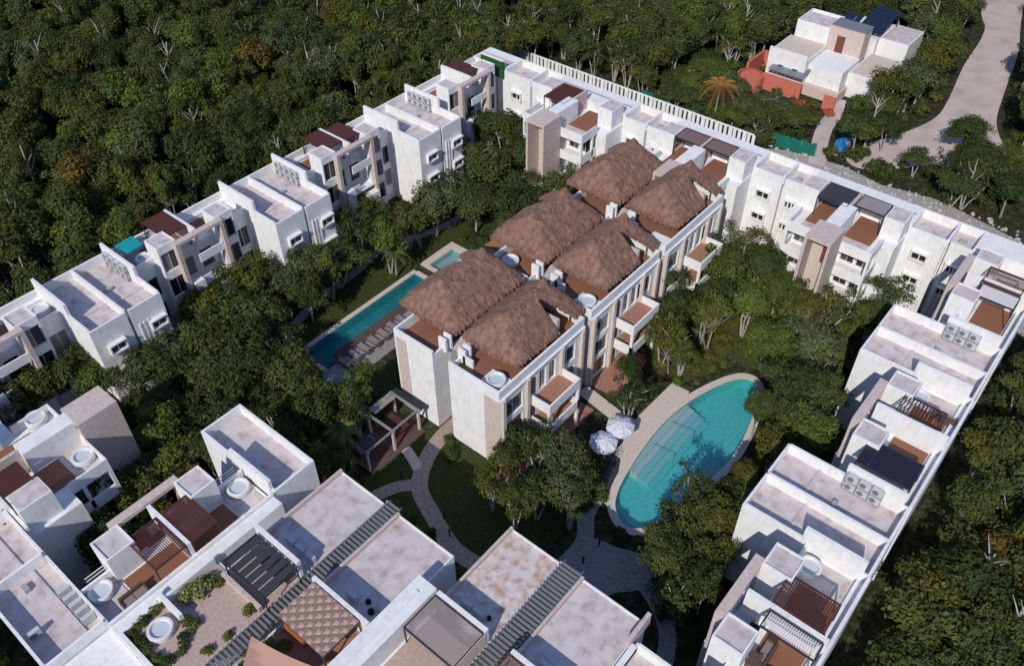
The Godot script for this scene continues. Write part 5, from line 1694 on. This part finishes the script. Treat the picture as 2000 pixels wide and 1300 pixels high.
func _ready() -> void:
	rng.seed = 20240611
	var cam := Camera3D.new()
	cam.name = "camera"
	cam.transform = Transform3D(Basis(Vector3.UP, deg_to_rad(-50.0)) * Basis(Vector3.RIGHT, deg_to_rad(-43.5)) * Basis(Vector3.BACK, deg_to_rad(-0.4)), Vector3(0, 65, 0))
	cam.fov = rad_to_deg(2.0 * atan(650.0 / 1667.0))
	cam.near = 1.0
	cam.far = 4000.0
	add_child(cam)
	cam.current = true

	var sky_mat := ProceduralSkyMaterial.new()
	sky_mat.sky_top_color = lin(0.135, 0.21, 0.43)
	sky_mat.sky_horizon_color = lin(0.28, 0.36, 0.57)
	sky_mat.sky_curve = 0.15
	sky_mat.ground_bottom_color = lin(0.08, 0.08, 0.07)
	sky_mat.ground_horizon_color = lin(0.30, 0.36, 0.42)
	sky_mat.energy_multiplier = 1.0
	var sky := Sky.new()
	sky.sky_material = sky_mat
	var env := Environment.new()
	env.background_mode = Environment.BG_SKY
	env.sky = sky
	env.ambient_light_source = Environment.AMBIENT_SOURCE_SKY
	env.tonemap_mode = Environment.TONE_MAPPER_LINEAR
	env.tonemap_exposure = 1.1
	env.sdfgi_enabled = true
	env.ssao_enabled = true
	env.ssil_enabled = true
	var we := WorldEnvironment.new()
	we.name = "world_environment"
	we.environment = env
	add_child(we)

	var sun := DirectionalLight3D.new()
	sun.name = "sun"
	var to_sun := Vector3(-cos(deg_to_rad(17)) * cos(deg_to_rad(38)), sin(deg_to_rad(38)), sin(deg_to_rad(17)) * cos(deg_to_rad(38)))
	sun.basis = Basis.looking_at(-to_sun, Vector3.UP)
	sun.light_color = Color(1.0, 0.978, 0.94)
	sun.light_energy = 1.05
	sun.light_angular_distance = 0.5
	sun.shadow_enabled = true
	add_child(sun)

	make_materials()
	for q in [["palm_green", 0.10, 0.13, 0.035], ["palm_rust", 0.30, 0.14, 0.03], ["bloom", 0.42, 0.09, 0.045]]:
		plain(q[0], lin(q[1], q[2], q[3]), 0.7)
	make_plants()
	ground()
	pools()

	# left-hand row
	var o: Node3D
	fr = 0
	var ends := ["nearest the camera, cut by the left edge", "with a turquoise awning and one red pergola roof", "with two red pergola roofs side by side", "at the far end, with a single red pergola roof"]
	var cs := [12.0, 34.0, 55.8, 77.4]
	for i in 4:
		fr = 0
		o = terrace_pair("left-hand row terrace homes " + ends[i], cs[i], [4.6, 26.6, 48.7, 70.7][i], [19.0, 41.0, 63.1, 84.0][i], -77.4, 4.4)
		if i == 1 or i == 2: pergola(o, cs[i] - 2.9, cs[i] - 0.2, -77.1, -72.9, D, T, 9, false, "maroon", "maroon", 0.97)
		if i >= 2: pergola(o, cs[i] + 0.2, cs[i] + 2.6, -76.6, -72.6, D, T, 9, false, "maroon", "maroon", 0.97)
	for i in 3:
		fr = 0
		row_block("windowed white block of the left-hand row, %s from the near end" % ORD[i], [19.0, 41.0, 63.1][i], [26.6, 48.7, 70.7][i], -77.5, -67.6, true, true, -77.3, -71.2)
		fr = 0
		ac_rack("on the %s left-hand block's far fin wall" % ORD[i], [26.6, 48.7, 70.7][i] - 0.5, 9.55, -75.9, 0.98, 2, 4, -PI / 2)
		ac_rack("on the %s left-hand block's near fin wall" % ORD[i], [19.0, 41.0, 63.1][i] + 0.55, 10.1, -76.2, 0.98, 1, 4, PI / 2)
	tub("white hot tub on the left-hand row's nearest roof terrace", 18.0, -75.2)
	tub("white hot tub beside the turquoise awning", 29.0, -74.4)
	fr = 0
	o = thing("awning", "turquoise fabric awning on the left-hand row", "awning", 28.6, -75.7, "", D)
	var st := shape()
	for i in 6:
		var p := Vector3(27.5, 10.9 + 0.1 * sin(i * 0.9), -76.9 + i * 0.36)
		var q := Vector3(27.5, 10.9 + 0.1 * sin((i + 1) * 0.9), -76.9 + (i + 1) * 0.36)
		quad(st, p - off, q - off, q + Vector3(2.1, 0.1, 0) - off, p + Vector3(2.1, 0.1, 0) - off)
	put(o, "cloth", st, M.turquoise)
	for q in [[27.5, -76.9], [29.6, -76.9], [27.5, -74.74], [29.6, -74.74]]:
		st = shape()
		tube(st, Vector3(q[0], D, q[1]) - off, Vector3(q[0], 11.0, q[1]) - off, 0.03, 0.03)
		put(o, "post", st, M.dark_metal)
	fr = 0
	o = thing("privacy_screen", "dark green hedge screen at the far corner of the roofs", "screen", 83.6, -73.4, "", D)
	B(o, "hedge_panel", "green_screen", 83.5, 83.8, D - 0.1, T - 0.1, -75.4, -71.4)
	B(o, "cap", "white", 83.45, 83.85, T - 0.1, T, -75.5, -71.3)

	# far row
	for i in 4:
		fr = 2
		row_block("white block of the far row, %s from the left corner" % ORD[i], [-71.5, -51.7, -33.3, -14.8][i], [-63.7, -45.2, -26.6, -8.0][i], -88.0, -83.9, false, false, 0, 0, "roof", true, [0.6, 0.52, 0.57, 0.6][i])
	for i in 3:
		fr = 2
		var c: float = [-57.7, -39.2, -20.7][i]
		o = balcony_pair("balcony homes of the far row " + ["with a maroon pergola, nearest the left corner", "behind the thatched roofs, with two slatted pergolas", "with a grey cloth canopy, nearest the right corner"][i], c, [-63.7, -45.2, -26.6][i], [-51.7, -33.3, -14.8][i], -84.5)
		B(o, "corridor_roof", "white", [-63.7, -45.2, -26.6][i], [-51.7, -33.3, -14.8][i], 0, P, -88.0, -84.5)
		B(o, "gutter", "stone_grey", [-63.5, -45.0, -26.4][i], [-51.9, -33.5, -15.0][i], P, P + 0.03, -86.4, -86.2)
		if i == 0:
			pergola(o, c - 3.4, c - 0.15, -83.9, -79.5, D, T, 26, false, "maroon", "maroon", 0.8)
		elif i == 1:
			pergola(o, c - 3.6, c - 0.15, -84.1, -81.5, D, T, 6, true, "dark_metal", "maroon_light", 0.82)
			pergola(o, c + 0.25, c + 3.7, -84.1, -81.6, D, T, 6, true, "dark_metal", "maroon_light", 0.82)
		else:
			pergola(o, c - 3.5, c - 0.15, -84.2, -80.7, D, T, 10, true, "dark_metal", "slate_fabric", 0.94)
			pergola(o, c + 0.35, c + 3.6, -84.2, -81.6, D, T, 30, false, "dark_metal", "shade_mesh", 0.7)
	fr = 2
	o = thing("corner_block", "small white block closing the far right corner", "building", -5.8, -84)
	B(o, "wall", "white", -8.0, -1.2, 0, P, -88.0, -84.6)
	B(o, "wall", "white", -8.0, -5.9, 0, P - 0.3, -84.6, -83.9)
	o = thing("corner_block", "small white block closing the far left corner behind the green screen", "building", -74.5, -85)
	B(o, "wall", "white", -77.5, -71.5, 0, P, -88.0, -84.2)
	B(o, "roof", "roof", -77.2, -71.7, P, P + 0.04, -86.4, -84.4)

	# right-hand row
	for i in 3:
		fr = 1
		var c: float = [78.0, 55.8, 33.6][i]
		o = terrace_pair("right-hand row terrace homes " + ["in the far corner, with two slatted pergolas", "in the middle, with a dark solar canopy", "at the near end, with a white lattice pergola"][i], c, [70.7, 48.5, 26.3][i], [84.4, 62.7, 40.8][i], 1.0, 4.9)
		if i == 0:
			pergola(o, 77.4, 80.2, 2.1, 5.7, D, T, 8, false, "maroon", "maroon_light", 0.3)
			pergola(o, 74.9, 77.1, 2.0, 5.5, D, T, 6, false, "dark_metal", "lattice_white", 0.8)
		elif i == 1:
			pergola(o, 55.9, 58.3, 2.2, 5.7, D, T, 12, true, "dark_metal", "maroon", 0.35)
			pergola(o, 49.0, 52.0, 1.7, 6.1, D, T - 0.2, 5, true, "dark_metal", "solar", 0.97)
		else:
			pergola(o, 33.9, 36.6, 1.7, 5.5, D, T, 22, true, "maroon", "maroon", 0.62)
			pergola(o, 31.7, 33.2, 1.4, 5.3, D, T, 22, true, "dark_metal", "lattice_white", 0.55)
			B(o, "canopy_panel", "soot", 30.9, 31.9, T - 0.4, T - 0.35, 5.2, 5.9)
	for i in 3:
		fr = 1
		row_block("white double block of the right-hand row, %s from the far end" % ORD[i], [62.7, 40.8, 18.6][i], [70.7, 48.5, 26.3][i], 1.1, 11.2, true, true, 1.6, 6.3, "roof", false)
		if i < 2:
			fr = 1
			ac_rack("on the %s right-hand block beside its far fin wall" % ORD[i], [70.7, 48.5][i] - 0.6, 9.5, 3.6, 1.0, 2, 3, -PI / 2)
			for k in 3:
				ac("white air conditioner on the %s right-hand block's near side, %s from the outer wall" % [ORD[i], ORD[k]], "air conditioners on the right-hand blocks", [62.7, 40.8][i] + 0.6, 10.2, 3.0 + k * 1.1, PI / 2)
	fr = 1
	tub("white hot tub on the middle right-hand terrace", 61.0, 5.0)
	tub("white hot tub on the near right-hand terrace", 39.4, 4.9)
	sofa("brown corner sofa on the near right-hand terrace", 29.4, 3.2, D, 0.3)
	sofa("brown sofa under the white lattice pergola", 31.4, 4.2, D, PI)
	terrace_table("dark table on the near right-hand terrace", 30.4, 4.6, D)
	sofa("dark sofa on the middle right-hand terrace by the outer wall", 60.0, 2.4, D, PI / 2, "wood_dark")
	terrace_table("dark table in the far right corner terrace", 79.2, 3.2, D)

	# three thatched blocks
	villa("nearest thatched block, two thatch roofs over a white stone-cornered wall", 37.5, 51.0, true, 11, false)
	villa("middle thatched block with stacked balconies over the garden", 51.2, 64.2, false, 23, false)
	villa("farthest thatched block, next to the far row's balconies", 64.0 + 0.25, 77.2, false, 37, true)
	fr = 0
	tub("white hot tub on the nearest thatched block's front corner", 39.0, -34.6, 9.5)
	tub("white hot tub on the middle thatched block's front corner", 52.7, -34.6, 9.5)
	tub("white hot tub on the middle thatched block's left corner", 53.0, -44.6)
	flat("terrace_paving", "terracotta", poly([[51.6, -32.9], [58.8, -32.9], [58.8, -30.0], [51.8, -29.8]]), 0.06)
	flat("terrace_paving", "terracotta", poly([[36.4, -32.9], [40.8, -32.9], [40.8, -31.0], [36.6, -31.2]]), 0.06)
	flat("terrace_paving", "terracotta", poly([[42.0, -32.9], [49.0, -32.9], [49.0, -30.4], [42.0, -30.4]]), 0.06)
	flat("terrace_paving", "terracotta", poly([[62.4, -56.8], [67.2, -58.6], [68.2, -56.2], [63.6, -54.4]]), 0.06)

	# lower-left corner buildings
	fr = 1
	o = terrace_pair("near-left terrace homes with two maroon mesh pergolas", 11.2, 4.2, 18.3, 39.7, 4.2)
	pergola(o, 11.4, 13.7, 39.95, 43.8, D, T, 16, false, "maroon", "maroon", 0.8)
	pergola(o, 8.4, 11.0, 39.95, 43.8, D, T, 16, false, "maroon", "maroon", 0.5)
	B(o, "corridor_roof", "white", 4.2, 18.3, 0, P - 0.3, 38.7, 39.7)
	for q in [[5.0, 6.6], [16.0, 18.0]]:
		for k in 4:
			B(o, "railing", "lattice_white", q[0], q[1], 9.5 + k * 0.2, 9.58 + k * 0.2, 44.0 + k * 0.14, 44.06 + k * 0.14)
	tub("white hot tub beside the bare roof of the near-left homes", 17.2, 42.9)
	tub("white hot tub at the near-left homes' left corner", 5.3, 43.1)
	sofa("long brown sofa on the near-left roof deck", 6.6, 40.9, D, 0.0)
	o = thing("apartment_block", "white block with an empty parapeted roof in the near-left garden", "building", 20.5, 44.6)
	B(o, "wall", "white", 18.5, 22.5, 0, 9.3, 39.8, 49.4)
	B(o, "roof", "roof", 18.7, 22.3, 9.3, 9.36, 40.0, 49.2)
	st = shape()
	bx(st, 18.5, 18.72, 9.3, P, 39.8, 49.4); bx(st, 22.3, 22.5, 9.3, P, 39.8, 49.4)
	bx(st, 18.72, 22.3, 9.3, P, 49.2, 49.4); bx(st, 18.72, 22.3, 9.3, P, 39.8, 40.0)
	put(o, "parapet", st, M.white)
	B(o, "fin_wall", "white", 18.4, 18.7, 9.3, T - 0.4, 40.2, 45.2)
	for k in 6:
		fr = 1
		ac("white air conditioner, %s along the inner wall of the empty parapeted roof" % ORD[k], "air conditioners on the empty parapeted roof", 19.15, 9.75, 41.0 + k * 0.72, PI / 2)
	fr = 3
	o = balcony_pair("near-left homes with a pale stone portal, cut by the left edge", -57.8, -70.0, -51.6, 4.4)
	pergola(o, -56.8, -53.2, 4.6, 7.0, D, T, 12, false, "maroon", "maroon", 0.8)
	tub("white hot tub sunk in a roof terrace at the left edge", -62.2, 10.6)
	tub("white hot tub behind the pale portal's right side", -55.3, 11.0)
	fr = 3
	row_block("low-left corner block with long pink roofs, cut by the left edge", -54.8, -40.3, -0.3, 4.3, false, false, 0, 0, "roof", false, 0.42)
	fr = 3
	for k in 5:
		fr = 3
		ac("white air conditioner, %s along the low-left corner roof's inner wall" % ORD[k], "air conditioners on the low-left corner roof", -45.0 + k * 0.8, 9.4, 3.6, PI)
	ac("lone white air conditioner on the shaded side of the low-left corner roof", "air conditioners on the low-left corner roof", -43.6, 9.4, 0.6, 0)
	fr = 0
	o = thing("plaza_roof", "wide bare white roof between the near-left blocks at the bottom edge", "building", 0, -36)
	B(o, "wall", "white", -3.0, 4.18, 0, 9.4, -40.2, -26)

	near_row()
	pavilion()
	parasol("rounder white tufted parasol nearer the crescent pool", 47.2, -26.15, 3)
	parasol("white tufted parasol nearer the slatted walk", 44.6, -26.3, 8)
	for q in [[29.9, -33.2, "halfway along the curved lawn path"], [28.9, -31.6, "at the near end of the curved lawn path"], [34.2, -20.9, "at the fork of the grey paths"], [36.6, -20.9, "on the grey plaza by the pool"], [30.6, -39.3, "near the pergola pavilion"], [33.4, -16.6, "at the dark end of the grey plaza"]]:
		bollard("short black bollard light " + q[2], q[0], q[1])
	fences()
	forest_house()
	palm("tall palm with rusty hanging fronds behind the white fence", 105.0, -49.2, 6.6, 3.4, "palm_rust")
	palm("yellow-green garden palm beside the pergola pavilion", 28.6, -45.2, 4.4, 2.2, "palm_green")
	palm("small palm leaning over the lap pool", 51.2, -60.8, 3.6, 1.9, "palm_green")
	tree("jungle_tree", "round dark tree standing on its own in the road fork", "tree", "", 121.0, -18.6, 2.8, 4.0, 1, "leaf_dark", 1.0)
	tree("jungle_tree", "smaller olive tree beside the round tree in the road fork", "tree", "", 115.0, -16.2, 2.4, 3.4, 3, "leaf_olive", 2.0)
	palm("garden palm at the corner of the right-hand near block", 45.6, -12.6, 4.6, 2.2, "palm_green")
	for q in [[33.4, -32.2], [34.2, -32.6], [35.0, -32.8], [35.8, -33.0]]:
		shrub("yellow-green shrub at the foot of the nearest thatched block's white wall", "shrubs at the foot of the thatched block", q[0] + 1.4, q[1] - 0.6, 0.8, "leaf_yellow")
	for q in [[109.0, -32.4], [110.6, -26.0], [112.4, -23.4], [113.6, -19.6], [115.6, -12.6], [124.6, -28.4], [128.4, -27.0], [133.4, -27.2], [139.0, -28.0], [121.2, -28.6], [118.2, -31.0], [130.0, -13.6], [136.6, -16.6], [146.0, -18.2]]:
		shrub("low dusty bush at the edge of the pale dirt road", "bushes along the dirt road", q[0], q[1], rf(0.8, 1.6), ["leaf_olive", "leaf_dark", "leaf_mid"][rng.randi() % 3])
	for q in [[28.0, -35.4, "inside the first bend of the lawn path"], [27.8, -33.0, "left of the black bollard on the lawn"], [36.6, -39.0, "beside the notch in the nearest thatched block"], [35.6, -37.6, "on the lawn below the white end wall"], [36.8, -29.8, "at the lawn's far corner"], [31.2, -24.6, "on the dark lawn near the middle roofs"], [34.6, -24.8, "beside the grey path's bend"], [38.8, -21.6, "at the crescent pool's tip"], [39.0, -18.4, "on the bed below the crescent pool"], [38.4, -20.0, "beside the pool rim at its near end"], [41.4, -17.0, "on the right of the pool's near tip"], [47.4, -15.9, "on the pool's right bank, near half"], [51.6, -15.4, "on the pool's right bank, middle"], [57.6, -25.9, "at the far corner of the pool terrace"], [58.8, -24.4, "behind the pool rim's far bend"], [61.6, -23.4, "above the pool's far end"], [54.0, -27.4, "between terracotta paving and pool terrace"], [50.8, -60.9, "on the lap pool's far rim"], [54.2, -61.2, "between lap pool and spa"], [61.2, -59.6, "beside the spa pool's outer corner"], [43.0, -61.4, "on the long lawn by the lap pool"], [37.0, -61.6, "at the near end of the long lawn"]]:
		shrub("garden shrub " + q[2], "single garden shrubs", q[0], q[1], rf(0.45, 0.95), ["leaf_olive", "leaf_bright", "leaf_mid", "leaf_dark"][rng.randi() % 4])
	garden_trees()
	garden_undergrowth()
	forest()
